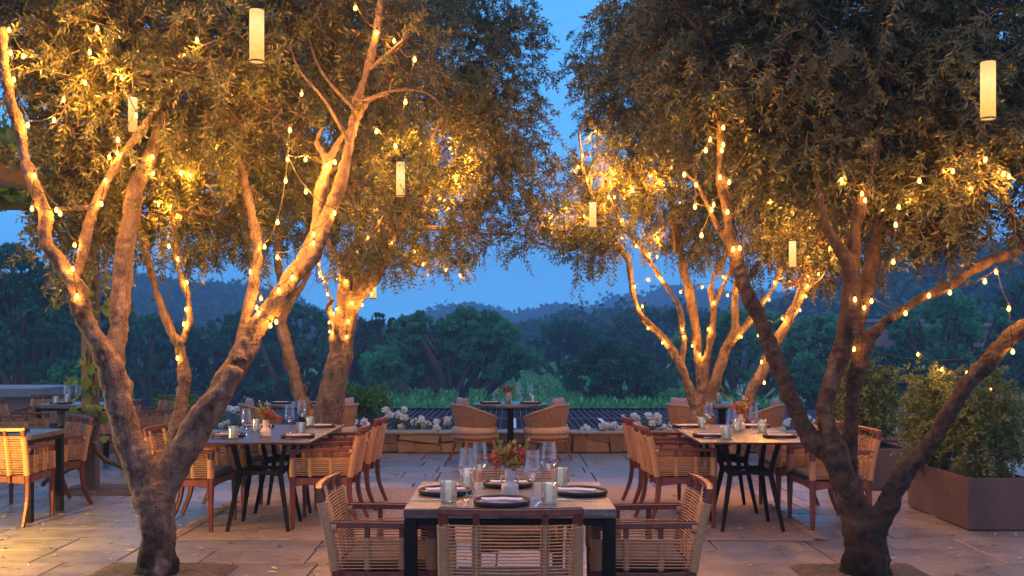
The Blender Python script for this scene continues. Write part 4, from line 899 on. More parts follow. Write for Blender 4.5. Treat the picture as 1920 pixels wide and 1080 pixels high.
string_light('string of warm bulbs on the single leaning stem behind the right tables', [(1390, 632), (1418, 629), (1434, 603), (1452, 530), (1442, 562), (1500, 582), (1515, 517), (1514, 536), (1511, 556), (1516, 482), (1524, 407), (1518, 426), (1547, 420), (1571, 427), (1540, 410), (1475, 430), (1440, 380), (1446, 380), (1482, 374), (1512, 362), (1550, 368), (1562, 360), (1464, 390)], 10.75, boost=3, low=.8)
string_light('string of warm bulbs on the left leaning stem of the front right olive', [(1375, 468), (1387, 466), (1364, 398), (1334, 394), (1350, 333), (1367, 342), (1305, 347), (1305, 387), (1331, 262), (1326, 280), (1356, 240), (1356, 272), (1317, 441), (1283, 328)], 6.78, boost=1.8, low=.35)
string_light('string of warm bulbs over the upright and right stems of the front right olive', [(1603, 562), (1634, 565), (1698, 588), (1781, 549), (1875, 509), (1601, 655), (1680, 422), (1655, 397), (1735, 335), (1840, 303), (1887, 325), (1905, 327), (1581, 337), (1899, 660)], 6.55, boost=1.0, low=.25)
string_light('short string of bulbs hanging past the shrubs beyond the front right olive', [(1725, 665), (1849, 729), (1434, 718), (1438, 640)], 9.3, 1, 2)

# ------------------------------------------------------------------ hanging lanterns
def lantern(px, ytop, ybot, d, label, cord=1.6, r=None, watts=9):
    r = r or 13.5 / F * d * (1 if ybot - ytop > 90 else .49 if ybot - ytop < 60 else .6)
    top, bot = P(px, ytop, d), P(px, ybot, d); h = top[2] - bot[2]
    t = thing('pendant_lantern', label, 'lantern', tuple(bot), 0, 'tubular pendant lanterns hung in the trees')
    b = MB(); b.lathe([(r * .93, 0), (r, .002), (r, h - .012)], 28); b.lathe([(r * .93, .0), (r * .93, .03), (.001, .035)], 28); b.build('shade', M['lantern'], t, True)
    b = MB(); b.lathe([(r * 1.01, h - .0115), (r * 1.01, h), (.012, h + .006), (.001, h + .006)], 28); b.build('cap', M['socket'], t)
    b = MB(); b.lathe([(r * 1.03, -.004), (r * 1.03, .006), (r * 1.002, .006), (r * 1.002, -.004), (r * 1.03, -.004)], 28); b.build('ring', M['post'], t)
    b = MB(); b.tube([(0, 0, h + .005), (.004, 0, h + cord * .5), (0, .01, h + cord)], .0028, 5); b.build('cord', M['cord'], t); lamp((bot[0], d, bot[2] + h / 2), watts, r * 1.3, (1, .6, .16), t)
    return t
lantern(481.5, 16, 116, 6.1, 'tall glowing tube lantern high in the front left olive', 1.3, watts=20)
lantern(1852.5, 113, 223, 5.9, 'tall glowing tube lantern at the top right among dark leaves', 1.3)
lantern(1111.5, 377, 427, 10.3, 'small glowing lantern hanging below the left edge of the right rear olive')
lantern(1486, 450, 502, 10.2, 'small glowing lantern beside the single leaning stem on the right')
lantern(249, 180, 246, 6.75, 'glowing lantern half hidden by leaves between the front left stems', 1.0, watts=12)
lantern(751, 302, 368, 10.7, 'glowing lantern half hidden by leaves in the left rear crown', 1.0, watts=30)
lantern(699, 510, 560, 11.9, 'small glowing lantern just right of the thick left rear trunk', 1.5)
lt = lantern(-160, 700, 800, 7.6, 'tube lantern just outside the left edge lighting the paving', 1.4); lamp(tuple(P(-160, 860, 7.55)), 85, .05, (1, .62, .10), lt)

# ------------------------------------------------------------------ pergola with a climbing vine
pg = thing('pergola', 'dark bronze pergola post and beams at the left with grape vine', 'pergola', (-4.39, 10.75, 0))
b = MB(); b.box(-.07, .07, -.07, .07, 0, 2.95, .004); b.build('post', M['post'], pg)
b = MB(); b.box(-.075, .075, -.075, .075, 0, .012, .002); b.build('base_plate', M['post'], pg)
b = MB(); b.box(-.06, .06, -5.4, .10, 2.952, 3.12, .004); b.build('beam', M['post'], pg)
b = MB(); b.box(-4.2, -.062, -.05, .07, 2.952, 3.12, .004); b.build('beam', M['post'], pg)
b = MB()
for k in range(9): b.box(-4.2, .25, -5.2 + k * .6, -5.14 + k * .6, 3.122, 3.20, .003)
b.build('rafters', M['post'], pg)
def grape(label):
    t = thing('grape_vine', label, 'vine', (-4.39, 10.75, 0)); b = MB()
    for pts, r in (([(.55, .05, -.02), (.50, .0, .12), (.36, -.02, .26), (.16, -.05, .36), (.06, -.09, .55), (.09, -.09, .9), (.02, -.1, 1.4), (.10, -.08, 2.0), (.0, -.09, 2.6), (-.05, -.05, 3.1)], .03),
                   ([(-.45, -.1, .10), (-.36, -.16, .17), (-.2, -.14, .24), (.0, -.12, .40), (.12, -.10, .7), (.10, -.10, 1.1)], .026), ([(-.42, .0, .05), (-.3, -.1, .2), (-.06, -.1, .3), (.1, -.05, .5)], .018)):
        c = cr(pts, 6); b.tube(c, np.linspace(r, r * .5, len(c)), 8, True, None, .1)
    b.build('stem', M['winebark'], t, True)
    cs = []; 
    for z, n, sp in ((.55, 4, .1), (.85, 16, .13), (1.12, 22, .15), (1.32, 12, .12), (1.9, 16, .16), (2.05, 8, .12), (2.3, 4, .1)): cs.append(np.stack([RNG.normal(.06, sp, n), RNG.normal(-.13, .05, n), RNG.normal(z, .07, n)], 1))
    n = 1500; cs.append(np.stack([RNG.uniform(-4.1, .1, n), RNG.normal(-.02, .13, n), RNG.uniform(2.96, 3.3, n)], 1))
    n = 700; cs.append(np.stack([RNG.normal(-.05, .2, n), RNG.uniform(-5.3, 0, n), RNG.uniform(3.12, 3.5, n)], 1))
    n = 900; cs.append(np.stack([RNG.uniform(-4.1, 0, n), RNG.uniform(-5.3, 0, n), RNG.uniform(3.22, 3.45, n)], 1))
    c = np.vstack(cs); n = len(c); nrm = rdir(n) + np.array([0, -.7, .5]); nrm /= np.linalg.norm(nrm, axis=1)[:, None]; u = np.cross(nrm, rdir(n)); u /= np.linalg.norm(u, axis=1)[:, None]; v = np.cross(nrm, u)
    s = RNG.uniform(.035, .07, n); V = []
    shp = [(0, -.55), (.55, -.85), (.95, -.2), (.62, .45), (0, 1.1), (-.62, .45), (-.95, -.2), (-.55, -.85)]
    V = np.stack([c + nrm * .0 + u * (a * s)[:, None] + v * (bb * s)[:, None] + nrm * ((a * a) * s * .25)[:, None] for a, bb in shp], 1).reshape(-1, 3)
    base = np.arange(n)[:, None] * 8; q = np.vstack([base + np.array([0, 1, 2, 3]), base + np.array([0, 3, 4, 5]), base + np.array([0, 5, 6, 7])])
    b = MB(); b.add(V, q, None, np.repeat(RNG.random(n), 8)); b.build('foliage', M['grapeleaf'], t)
grape('grape vine with woody stem climbing the dark post and covering the pergola beams')

# ------------------------------------------------------------------ planters and their shrubs
def planter(x0, x1, y0, y1, h, label):
    t = thing('planter', label, 'planter', ((x0 + x1) / 2, (y0 + y1) / 2, 0), 0, 'long bronze planters')
    a, c = (x1 - x0) / 2, (y1 - y0) / 2; w_ = .022; b = MB()
    o = [(-a, -c), (a, -c), (a, c), (-a, c)]; i_ = [(-a + w_, -c + w_), (a - w_, -c + w_), (a - w_, c - w_), (-a + w_, c - w_)]
    V = [(x, y, .012) for x, y in o] + [(x, y, h - .003) for x, y in o] + [(x * .997, y * .997, h) for x, y in o] + [(x, y, h) for x, y in i_] + [(x, y, h - .12) for x, y in i_]
    b.add(V, [(k * 4 + i, k * 4 + (i + 1) % 4, k * 4 + 4 + (i + 1) % 4, k * 4 + 4 + i) for k in range(4) for i in range(4)]); b.build('box', M['bronze'], t)
    b = MB(); b.box(-a + .02, a - .02, -c + .02, c - .02, 0, .0115); b.build('base', M['black'], t)
    b = MB(); n = 24; X, Y = np.meshgrid(np.linspace(-a + w_, a - w_, n), np.linspace(-c + w_, c - w_, n)); Z = h - .05 + .02 * RNG.random(X.shape); I = np.arange(n * n).reshape(n, n)
    b.add(np.stack([X, Y, Z], -1).reshape(-1, 3), np.stack([I[:-1, :-1], I[:-1, 1:], I[1:, 1:], I[1:, :-1]], -1).reshape(-1, 4)); b.build('soil', M['soil'], t, True)
planter(3.78, 4.30, 8.55, 9.86, .44, 'nearer bronze planter box with two leafy shrubs at the right')
planter(3.70, 4.22, 10.9, 12.3, .44, 'farther bronze planter box half hidden behind the front right trunk')
def shrub(x, y, z0, cz, rx, rz, n, label, stems=3, leaf=.05, cut=0):
    t = thing('shrub', label, 'shrub', (x, y, z0), 0, 'ficus shrubs in the bronze planters'); b = MB()
    for k in range(stems):
        e = np.array([RNG.normal(0, .5 * rx), RNG.normal(0, .5 * rx), cz + RNG.uniform(0, rz * .6)]); c = cr([(RNG.normal(0, .03), RNG.normal(0, .03), -.04), (e[0] * .3, e[1] * .3, e[2] * .5), e], 6); b.tube(c, np.linspace(.017, .005, len(c)), 7)
        for q in range(10):
            s = c[RNG.integers(4, len(c))]; e2 = np.array([0, 0, cz]) + rdir(1)[0] * np.array([rx, rx, rz]) * .9; b.tube([s, (s + e2) / 2 + RNG.normal(0, .03, 3), e2], (.005, .003, .0012), 4, False)
    b.build('stems', M['twig'], t, True)
    ns = n // 14; u = rdir(ns); lob = 1 + .16 * np.sin(u[:, 0] * 5 + x) + .14 * np.sin(u[:, 2] * 6 + y * 3) + .12 * np.sin(u[:, 1] * 7)
    pos = u * np.array([rx, rx, rz]) * (RNG.random(ns) ** .35 * lob)[:, None] + np.array([0, 0, cz]); d = u * .6 + rdir(ns) * .6 + np.array([0, 0, -.1]); d /= np.linalg.norm(d, axis=1)[:, None]
    lf, tw = sprigs(pos, d, RNG.uniform(.08, .2, ns), 14, leaf, leaf * .26, RNG.random(ns))
    b = MB(); b.add(lf[0], lf[1], None, lf[2]); b.build('foliage', M['ficus'], t)
shrub(3.90, 11.45, .40, .52, .32, .44, 8500, 'bushy shrub in the farther bronze planter behind the trunk')
shrub(4.05, 12.05, .40, .50, .28, .38, 5000, 'shrub at the far end of the farther bronze planter')
shrub(3.93, 9.58, .40, .45, .25, .46, 7000, 'bushy shrub at the far end of the nearer bronze planter')
shrub(4.06, 8.86, .40, .46, .27, .46, 7000, 'bushy shrub at the near end of the nearer planter beneath the leaning limb')

# ------------------------------------------------------------------ roses along the wall
def rose_bush(px, py, label, hs=None):
    d = 15.0 + random.uniform(-.05, .2); c = P(px, py, d); z0 = .19; t = thing('rose_bush', label, 'flowers', (c[0], d, z0), 0, 'white roses flowering along the wall'); H_ = max(.10, c[2] - z0)
    b = MB(); pos = []; heads = []
    for k in range(9):
        e = np.array([RNG.normal(0, .14), RNG.normal(0, .08), H_ * RNG.uniform(.55, 1.0)]); 
        if k < 4: e[2] = H_ + RNG.normal(0, .03); heads.append(e)
        b.tube([(e[0] * .2, e[1] * .2, -.02), e * np.array([.6, .6, .6]), e], (.005, .004, .002), 5, False); tt = RNG.uniform(.25, .95, (14, 1)); pos.append(e * tt + RNG.normal(0, .028, (14, 3)))
    b.build('stems', M['roseleaf'], t); pos = np.vstack(pos); n = len(pos); V, q, r = leafquads(pos, rdir(n), RNG.uniform(.03, .055, n), .013, RNG.random(n)); b = MB(); b.add(V, q, None, r); b.build('leaves', M['roseleaf'], t)
    for hc in heads:
        m_ = 60; ce = hc + RNG.normal(0, .013, (4, 3)); cc = ce[RNG.integers(0, 4, m_)]; u = rdir(m_); p_ = cc + u * .030; tang = np.cross(u, rdir(m_)); tang /= np.linalg.norm(tang, axis=1)[:, None]
        V, q, r = leafquads(p_ - tang * .012, tang + u * .3, .038, .017, RNG.random(m_)); b = MB(); b.add(V, q, None, r); b.build('blossom', M['rose'], t)
for k, (px, py) in enumerate(((439, 769), (430, 797), (318, 786), (308, 798), (680, 793), (747, 772), (776, 785), (793, 801), (842, 794), (1132, 801), (1114, 806), (1199, 788), (1216, 779), (1244, 797), (1224, 806), (1164, 804), (1520, 788), (1482, 796), (1060, 804))):
    rose_bush(px, py, 'white rose clump on the wall ' + ('behind the left dark tables, tallest bloom', 'behind the left dark tables, low bloom', 'between the front left stems, upper', 'between the front left stems, lower', 'just right of the left rear trunk', 'left of the centre tub chairs, highest bloom', 'left of the centre tub chairs, middle bloom', 'left of the centre tub chairs, lowest bloom', 'touching the centre left tub chair', 'right of the centre tub chairs, big round head', 'right of the centre tub chairs, low head', 'behind the right chairs, broad cluster', 'behind the right chairs, highest single bloom', 'left of the right rear tub chair, upper', 'left of the right rear tub chair, low', 'behind the right chair backs, low', 'between the front right trunk stems', 'beside the right rear tub chair', 'touching the centre right tub chair')[k])
def bush(px, py, d, rx, rz, n, label, leaf=.07):
    c = P(px, py, d); t = thing('bush', label, 'bush', (c[0], d, c[2] - rz), 0, 'green bushes beyond the wall'); b = MB()
    for k in range(7): e = rdir(1)[0] * np.array([rx, rx, rz]) * .8 + np.array([0, 0, rz]); b.tube([(0, 0, -.5), (e[0] * .4, e[1] * .4, rz * .5), e], (.012, .008, .003), 5)
    b.build('stems', M['twig'], t); u = rdir(n); lob = 1 + .22 * np.sin(u[:, 0] * 6 + px) + .2 * np.sin(u[:, 2] * 5 + u[:, 0] * 4); p_ = u * np.array([rx, rx, rz]) * (RNG.random(n) ** .4 * lob)[:, None] + np.array([0, 0, rz])
    V, q, r = leafquads(p_, (lambda a: a / np.linalg.norm(a, axis=1)[:, None])(u + rdir(n)), RNG.uniform(.6, 1.2, n) * leaf, leaf * .27, RNG.random(n)); b = MB(); b.add(V, q, None, r); b.build('foliage', M['bushleaf'], t)
bush(690, 752, 16.4, .42, .26, 1800, 'bright green bush right of the left rear trunk'); bush(655, 748, 16.6, .4, .25, 1500, 'bright green bush behind the left rear trunk'); bush(338, 768, 16.2, .42, .18, 1700, 'bright green bush between the front left stems'); bush(380, 778, 16.2, .3, .14, 900, 'low green bush beside the thin middle stem')
bush(345, 765, 17.0, .3, .28, 500, 'loose tall green bush at the left bed')

# ------------------------------------------------------------------ slatted steel roof below the terrace
sr = thing('slatted_roof', 'dark flat slatted steel roof just beyond the flower bed', 'roof', (0, 17.2, .12))
b = MB(); b.box(-9, 10, .0, 5.4, -.10, -.02); b.build('deck', M['slatdark'], sr)
b = MB(); b.box(-9, 10, -.06, -.001, -.14, .02); b.box(-9, 10, 5.401, 5.46, -.14, .02); b.build('fascia', M['slatdark'], sr)
b = MB()
for k in range(150): x = -8.9 + k * .126; b.box(x, x + .007, .001, 5.4, -.019, .006)
b.build('slats', M['slatlight'], sr)
b = MB()
for yy in (.02, 2.45): b.box(-8.98, 9.98, yy, yy + .035, .009, .022)
b.build('rails', M['slatlight'], sr)
b = MB()
for x in (-3.35, -.0, 1.62, 5.2): 
    for j in range(4): b.box(x, x + .075, .2 + j * .56, .70 + j * .56, .010, .020)
b.build('pale_clips', M['rail'], sr)
b = MB()
for x in (-8, -4, 0, 4, 8): b.box(x, x + .12, 1, 1.12, -2.65, -.101); b.box(x, x + .12, 4.8, 4.92, -2.65, -.101)
b.build('posts', M['slatdark'], sr)

# ------------------------------------------------------------------ valley: vineyard, road, houses
G0 = -2.5
def vine_rows():
    proto = None
    for k in range(14):
        x = -7.3 + k * 1.42 + random.uniform(-.1, .1)
        if proto is None:
            t = thing('vine_row', 'row of bright green grape vines in the valley vineyard', 'vines', (x, 0, G0), 0, 'vine rows in the valley vineyard')
            n = 12000; yy = 31 + 125 * RNG.random(n) ** 1.25 ; wob = .25 * np.sin(yy * 1.9) + .2 * np.sin(yy * .77 + 1)
            zz = RNG.uniform(.35, 1.0, n) ** .8 * (1.5 + .7 * wob); c = np.stack([RNG.normal(0, .19, n), yy, zz], 1); V, q, r = leafquads(c, (lambda a: a / np.linalg.norm(a, axis=1)[:, None])(rdir(n) * .7 + np.array([0, 0, .8])), RNG.uniform(.14, .30, n), .06, RNG.random(n))
            b = MB(); b.add(V, q, None, r); b.build('foliage', M['vine'], t)
            b = MB()
            for y0 in np.arange(32, 150, 1.5): b.tube([(random.uniform(-.05, .05), y0, 0), (0, y0, .8)], (.03, .02), 5, False)
            b.build('stakes', M['vinepost'], t)['kind'] = 'stuff'; proto = t  # separate upright vine stakes, with nothing joining them
        else: dup(proto, (x, random.uniform(-.8, .8), G0), 0)
vine_rows()
b = MB(); b.add([(-8.2, 30, G0 + .008), (11.5, 30, G0 + .008), (11.5, 158, G0 + .008), (-8.2, 158, G0 + .008)], [(0, 1, 2, 3)]); M['vsoil'] = pmat('vineyard_soil', (.27, .29, .20), (.13, .19, .10), .95, .8, .3, 6); tag(b.build('vineyard_soil', M['vsoil']), kind='structure')
b = MB(); c = cr([(-60, 92, 0), (-30, 84, 0), (-17, 74, 0), (-13.5, 64, 0), (-16, 52, 0), (-24, 40, 0)], 8); tg = np.gradient(c, axis=0); sdv = np.stack([-tg[:, 1], tg[:, 0], 0 * tg[:, 0]], 1); sdv /= np.linalg.norm(sdv, axis=1)[:, None]
V = np.vstack([c + sdv * 2.1, c - sdv * 2.1]) + np.array([0, 0, G0 + .02]); m_ = len(c); b.add(V, [(i, i + 1, m_ + i + 1, m_ + i) for i in range(m_ - 1)])
M['road'] = pmat('road_surface', (.27, .23, .25), (.2, .17, .19), .9, 1.5, .2, 20); tag(b.build('road', M['road']), kind='structure')
b = MB(); b.add([(-90, 22, G0 + .012), (-9, 22, G0 + .012), (-9, 90, G0 + .012), (-90, 90, G0 + .012)], [(0, 1, 2, 3)])
def house(x0, x1, y0, y1, z1, label, wins, zb=G0, ov=.35, roofm='roofgrey'):
    t = thing('house', label, 'house', ((x0 + x1) / 2, (y0 + y1) / 2, zb)); a, c, h = (x1 - x0) / 2, (y1 - y0) / 2, z1 - zb
    b = MB(); b.box(-a, a, -c, c, 0, h - .0); b.build('wall', M['mauve'], t)
    b = MB(); b.box(-a - ov, a + ov, -c - ov, c + ov, h + .003, h + .22, .02); b.build('roof', M[roofm], t)
    for (wx, wz, ww, wh) in wins:
        b = MB(); b.box(wx - ww / 2, wx + ww / 2, -c - .03, -c + .05, wz, wz + wh); f = b.build('window', M['slatdark'], t)
        b = MB(); b.box(wx - ww / 2 - .07, wx + ww / 2 + .07, -c - .06, -c - .001, wz - .08, wz - .003); b.build('sill', M['roofgrey'], f)
house(-26, -10.9, 23.4, 24.5, .35, 'low mauve building with a pale flat roof at the left beyond the terrace', [(-3, 1.2, 1.2, .8), (3, 1.2, 1.2, .8)])
house(GX(1532, 70), GX(1720, 70), 70, 80, 3.0, 'long mauve house behind the oaks right of the front right trunk', [(-2, 2.2, 1.3, 1.2), (1.3, 2.2, 1.3, 1.2)])
house(GX(1760, 64), GX(1905, 64), 64, 74, 2.6, 'mauve house with dark windows behind the oak at the far right', [(-1.5, 2.4, 1.1, 1.2), (1.2, 2.4, 1.1, 1.2)])
fr = thing('garden_fence', 'dark rail fence in front of a pale wall at the right edge', 'fence', (GX(1900, 42), 42, G0)); b = MB(); b.box(-3, 6, .3, .5, 0, 2.1); b.build('wall', M['cap'], fr); b = MB()
for k in range(30): b.box(-3 + k * .3, -2.97 + k * .3, 0, .03, 0, 2.6)
b.box(-3, 6, -.012, .042, 2.601, 2.65); b.build('rails', M['black'], fr)
wf = thing('wire_fence', 'thin dark wire fence at the edge of the vineyard', 'fence', (0, 30, G0)); b = MB()
for k in range(40): x = -15 + k * 1.2; b.box(x, x + .05, 0, .05, 0, 1.75)
b.build('posts', M['black'], wf); b = MB()
for z in (.5, .9, 1.3, 1.7): b.tube([(-15, .025, z), (32, .025, z)], .008, 4)
b.build('wires', M['black'], wf)

# ------------------------------------------------------------------ oaks and other trees of the valley
def valley_tree(kind, label, lobes, d, base, tw, ncards, card, mat='oak', limbs=5, spread=.75, zg=G0, group='trees of the valley', fill=.30, loose=0):
    """lobes: (px, py, r px) crown clumps at depth d; base: px of trunk foot; tw: trunk width in px"""
    s = F / d; bx = GX(base, d); t = thing(kind, label, 'tree', (bx, d, zg), 0, group); org = np.array([bx, d, zg])
    C = np.array([P(x, y, d + RNG.uniform(-1, 1) * spread * r / s) for x, y, r in lobes]) - org; R_ = np.array([r / s for x, y, r in lobes])
    b = MB(); tr = tw / 2 / s; zf = C[:, 2].min() * .28
    c = cr([(0, 0, -.1), (RNG.normal(0, tr * .4), 0, zf * .5), (RNG.normal(0, tr), 0, zf)], 4); b.tube(c, np.linspace(tr * 1.35, tr, len(c)), 9, True, None, .08)
    for k in range(len(C)):
        f0 = np.array([RNG.normal(0, tr * .5), RNG.normal(0, tr * .5), zf * RNG.uniform(.5, 1)]); e = C[k]; mid = f0 * .5 + e * .5 + RNG.normal(0, .22, 3) * np.linalg.norm(e - f0) * .35 + np.array([0, 0, -.08 * np.linalg.norm(e - f0)])
        c = cr([f0, mid, e, e + rdir(1)[0] * R_[k] * .6], 5); b.tube(c, np.linspace(tr * (.62 if k < limbs else .32), tr * .07, len(c)), 7, False, None, .1)
        for j in range(7):
            s0 = c[RNG.integers(6, len(c))]; e2 = e + rdir(1)[0] * R_[k] * RNG.uniform(.6, 1.0); b.tube([s0, (s0 + e2) / 2 + RNG.normal(0, .12, 3) * R_[k], e2], (tr * .09, tr * .055, tr * .015), 4, False)
    b.build('trunk', M['oakbark'], t, True)
    # crown: leaf clumps on the lobes, gathered in tufts so that gaps and light and dark clumps show
    w_ = R_ ** 2; w_ /= w_.sum(); nt_ = max(40, ncards // 26); ib = RNG.choice(len(C), nt_, p=w_); u = rdir(nt_); u[:, 2] = np.where(u[:, 2] < -.45, -u[:, 2] * .6, u[:, 2]); rr = np.where(RNG.random(nt_) < fill, RNG.uniform(.3, .85, nt_), RNG.uniform(.82, 1.06, nt_))
    tc = C[ib] + u * (R_[ib] * rr)[:, None] * np.array([1, 1, .82]); k_ = 26; tsz = R_[ib] * RNG.uniform(.12, .25, nt_)
    off = RNG.normal(size=(nt_, k_, 3)); off /= np.linalg.norm(off, axis=2)[..., None]; off *= (RNG.random((nt_, k_, 1)) ** .5) * np.array([1, 1, .55]); c = (tc[:, None] + off * tsz[:, None, None]).reshape(-1, 3); n = len(c)
    dd = np.repeat(u, k_, 0) * .35 + rdir(n) + np.array([0, 0, .15]); dd /= np.linalg.norm(dd, axis=1)[:, None]
    r = np.clip(np.repeat(RNG.random(len(C))[ib] * .42 + RNG.random(nt_) * .3, k_) + RNG.random(n) * .30, 0, 1); V, q, rr_ = leafquads(c, dd, RNG.uniform(.6, 1.3, n) * card, card * .34, r)
    b = MB(); b.add(V, q, None, rr_); b.build('crown', M[mat], t); return t
def lobe_fill(poly_top, ybot, r, n, seed):
    """clumps scattered under a crown outline given as (px, py) from left to right"""
    rg_ = random.Random(seed); xs = [p[0] for p in poly_top]; ys = [p[1] for p in poly_top]; out = []
    for k in range(n):
        x = xs[0] + (xs[-1] - xs[0]) * (k + rg_.random()) / n; yt = np.interp(x, xs, ys); rr = r * rg_.uniform(.6, 1.35)
        out.append((x, yt + rr * .8, rr)); 
        yy = yt + rr * 2.0
        while yy < ybot - rr * .4: out.append((x + rg_.uniform(-.6, .6) * rr, yy, rr * rg_.uniform(.8, 1.15))); yy += rr * 1.15
    return out
valley_tree('oak_tree', 'broad spreading green oak in the centre of the valley view, many limbed', lobe_fill([(708, 660), (722, 625), (760, 592), (800, 584), (838, 600), (862, 578), (905, 580), (938, 600), (965, 622), (990, 655), (1000, 680)], 722, 27, 11, 1), 55, 845, 42, 36000, .20, 'oak', 9, 1.5)
valley_tree('oak_tree', 'small round oak by the purple road left of the big oak', lobe_fill([(690, 690), (705, 668), (730, 660), (755, 680)], 738, 15, 4, 2), 50, 722, 9, 4500, .17, 'oak', 4, 1)
valley_tree('oak_tree', 'dark dense oak standing right of the centre tub chairs', lobe_fill([(1070, 680), (1095, 655), (1130, 638), (1175, 642), (1215, 668), (1240, 700)], 752, 24, 7, 3), 48, 1160, 20, 16000, .18, 'oakdark', 6, 1.3)
valley_tree('oak_tree', 'tall dark oak behind the gap between the big oak and the right hand trees', lobe_fill([(1000, 640), (1030, 606), (1070, 598), (1105, 612), (1130, 632)], 700, 26, 6, 4), 82, 1060, 20, 9000, .30, 'oakdark', 5, 1.4)
valley_tree('oak_tree', 'tall dark oak behind the right rear olive stems', lobe_fill([(1125, 625), (1160, 588), (1205, 576), (1255, 585), (1300, 590), (1340, 585)], 700, 28, 8, 5), 88, 1220, 24, 10000, .32, 'oakdark', 5, 1.4)
valley_tree('oak_tree', 'spreading oak with dark crooked limbs behind the right rear stems', lobe_fill([(1255, 650), (1290, 610), (1340, 590), (1400, 572), (1460, 590), (1500, 620)], 722, 25, 8, 6), 52, 1385, 30, 18000, .19, 'oak', 8, 1.4)
valley_tree('oak_tree', 'oak between the right rear olive and the front right trunk', lobe_fill([(1470, 620), (1510, 590), (1560, 592), (1610, 610)], 740, 25, 6, 7), 50, 1540, 24, 12000, .19, 'oak', 6, 1.4)
valley_tree('oak_tree', 'dark oak behind the big oak on its left side', lobe_fill([(620, 615), (650, 592), (690, 600), (730, 625)], 760, 26, 5, 8), 66, 675, 22, 9000, .24, 'oakdark', 5, 1.3)
valley_tree('oak_tree', 'dark rounded oak behind the leaning stem on the left', lobe_fill([(470, 610), (510, 580), (560, 572), (610, 585), (640, 620)], 775, 28, 7, 9), 58, 555, 26, 14000, .21, 'oakdark', 6, 1.3)
valley_tree('oak_tree', 'dark oak seen between the two right stems of the front left olive', lobe_fill([(355, 650), (390, 612), (440, 582), (480, 590), (510, 620)], 780, 28, 7, 10), 62, 430, 26, 14000, .22, 'oakdark', 6, 1.3)
valley_tree('oak_tree', 'dark oak behind the thin middle stem of the front left olive', lobe_fill([(215, 630), (255, 590), (310, 588), (370, 620)], 780, 28, 6, 11), 60, 290, 26, 11000, .22, 'oakdark', 6, 1.3)
valley_tree('oak_tree', 'tall dark tree at the left edge rising above the low building', lobe_fill([(-60, 470), (0, 455), (50, 470), (95, 500), (130, 530), (155, 570)], 725, 30, 8, 12), 44, 60, 30, 22000, .19, 'oakdark', 7, 1.3)
valley_tree('oak_tree', 'dark tree right of the pergola post behind the left chairs', lobe_fill([(130, 560), (165, 530), (205, 545), (240, 590)], 740, 27, 5, 13), 52, 185, 24, 10000, .21, 'oakdark', 5, 1.3)
valley_tree('oak_tree', 'low rounded teal tree beside the pale flat roof', lobe_fill([(75, 720), (105, 690), (150, 672), (200, 690), (240, 720)], 775, 20, 6, 14), 31, 150, 12, 8000, .13, 'oak', 5, 1)
valley_tree('oak_tree', 'big pale limbed oak in front of the houses at the right', lobe_fill([(1640, 640), (1680, 590), (1740, 560), (1800, 548), (1860, 570), (1910, 600), (1960, 640)], 740, 30, 9, 15), 46, 1800, 26, 18000, .18, 'oak', 8, 1.3)
valley_tree('oak_tree', 'dark low oak behind the shrubs right of the front right trunk', lobe_fill([(1610, 670), (1650, 645), (1700, 655), (1730, 690)], 745, 22, 5, 16), 40, 1668, 16, 7000, .16, 'oakdark', 5, 1.2)
valley_tree('oak_tree', 'dark tree at the right edge behind the pale wall', lobe_fill([(1870, 560), (1910, 520), (1960, 520)], 720, 30, 4, 17), 52, 1915, 22, 7000, .2, 'oakdark', 5, 1.2)
valley_tree('bare_tree', 'nearly leafless grey tree top left of the big oak', lobe_fill([(690, 605), (712, 585), (735, 600)], 640, 12, 3, 18), 60, 712, 10, 300, .2, 'oakdark', 5, 1)

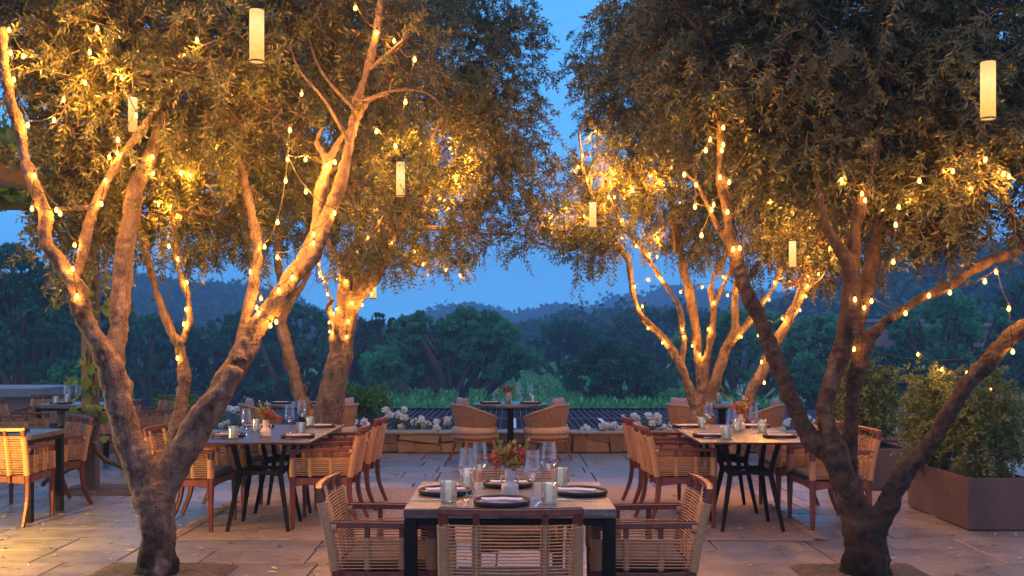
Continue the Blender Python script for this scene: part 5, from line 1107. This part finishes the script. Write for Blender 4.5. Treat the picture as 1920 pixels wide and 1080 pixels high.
# hills with their woods
def hill(name, ridge, d, depth, card, n, mat, label, bump=3.0, zb=G0 - 1):
    """terrain strip whose crest projects onto the given outline; its woods are one mass"""
    xs = np.array([GX(p[0], d) for p in ridge]); zs = np.array([H - (p[1] - HY) / F * d for p in ridge]) - bump * .8
    m_ = 60; X = np.linspace(xs[0], xs[-1], m_); Zc = np.interp(X, xs, zs); k_ = 12; V = []
    for j in range(k_ + 6):
        f = j / (k_ - 1.0)
        V.append(np.stack([X, np.full(m_, d - depth + depth * f), zb + (Zc - zb) * (np.sin(min(f, 2 - f) * PI / 2) ** 1.2 if f < 2 else 0)], 1))
    V = np.array(V); I = np.arange((k_ + 6) * m_).reshape(k_ + 6, m_); b = MB(); b.add(V.reshape(-1, 3), np.stack([I[:-1, :-1], I[:-1, 1:], I[1:, 1:], I[1:, :-1]], -1).reshape(-1, 4)); tag(b.build(name, M['ground'], smooth=True), kind='structure')
    nt_ = n // 60; xx = RNG.uniform(xs[0], xs[-1], nt_); f = np.sqrt(RNG.uniform(.1, 1.25, nt_)); f = np.minimum(f, 1.1); z = zb + (np.interp(xx, xs, zs) - zb) * np.sin(np.minimum(f, 2 - f) * PI / 2) ** 1.2
    tc = np.stack([xx, d - depth + depth * f, z + bump * .25], 1); R_ = bump * RNG.uniform(.55, 1.15, nt_); R_[RNG.random(nt_) < .06] *= 1.35
    u = rdir(nt_ * 60); u[:, 2] = np.abs(u[:, 2]) * 1.1 - .1; c = np.repeat(tc, 60, 0) + u * np.repeat(R_, 60)[:, None] * RNG.uniform(.75, 1.05, nt_ * 60)[:, None]; nn = len(c); dd = rdir(nn) + u * .4; dd /= np.linalg.norm(dd, axis=1)[:, None]
    r = np.clip(np.repeat(RNG.random(nt_), 60) * .5 + RNG.random(nn) * .5, 0, 1); V, q, rr = leafquads(c - dd * card * .5, dd, card * RNG.uniform(.7, 1.3, nn), card * .4, r); b = MB(); b.add(V, q, None, rr); tag(b.build('hillside_forest', M[mat]), label, 'forest', kind='stuff')
hill('hill', [(-250, 560), (120, 548), (180, 540), (235, 528), (290, 526), (335, 538), (400, 545), (470, 546), (540, 562), (600, 596), (680, 625), (760, 650)], 330, 150, 1.7, 60000, 'forest', 'purple wooded ridge beyond the left hand trees', 4.2)
hill('hill', [(820, 600), (880, 582), (930, 588), (955, 604), (985, 602), (1040, 584), (1090, 590), (1120, 592), (1150, 570), (1185, 572), (1210, 578), (1240, 552), (1262, 556), (1320, 562), (1420, 560), (1500, 575), (1700, 560), (2000, 540)], 620, 220, 3.2, 70000, 'forest', 'far blue wooded ridge on the horizon in the middle', 8.5)
hill('hill', [(1330, 640), (1420, 600), (1500, 575), (1590, 540), (1640, 518), (1690, 492), (1760, 486), (1820, 482), (1900, 470), (2000, 455), (2200, 430)], 150, 70, 1.1, 60000, 'forest', 'dark wooded hillside at the right behind the houses', 3.4)
hill('hill', [(-500, 470), (-200, 500), (-40, 520), (60, 560), (160, 590), (260, 610), (420, 640)], 130, 50, 1.0, 36000, 'forest', 'dark wooded slope at the left behind the trees', 3.0)
hill('hill', [(560, 640), (700, 622), (820, 640), (960, 630), (1050, 606), (1150, 596), (1250, 590), (1340, 600), (1450, 615), (1560, 640)], 185, 70, 1.2, 40000, 'forest', 'dark belt of woodland across the valley behind the oaks', 3.2)
HAZE = True
if HAZE:
    m, nt, out = new_mat('valley_air'); v = N(nt, 'ShaderNodeVolumePrincipled'); v.inputs['Color'].default_value = (.30, .62, 1.0, 1); v.inputs['Density'].default_value = .0018; nt.links.new(v.outputs[0], out.inputs['Volume'])
    b = MB(); b.box(-600, 600, -50, 760, -4.5, 62); tag(b.build('haze', m), kind='stuff')
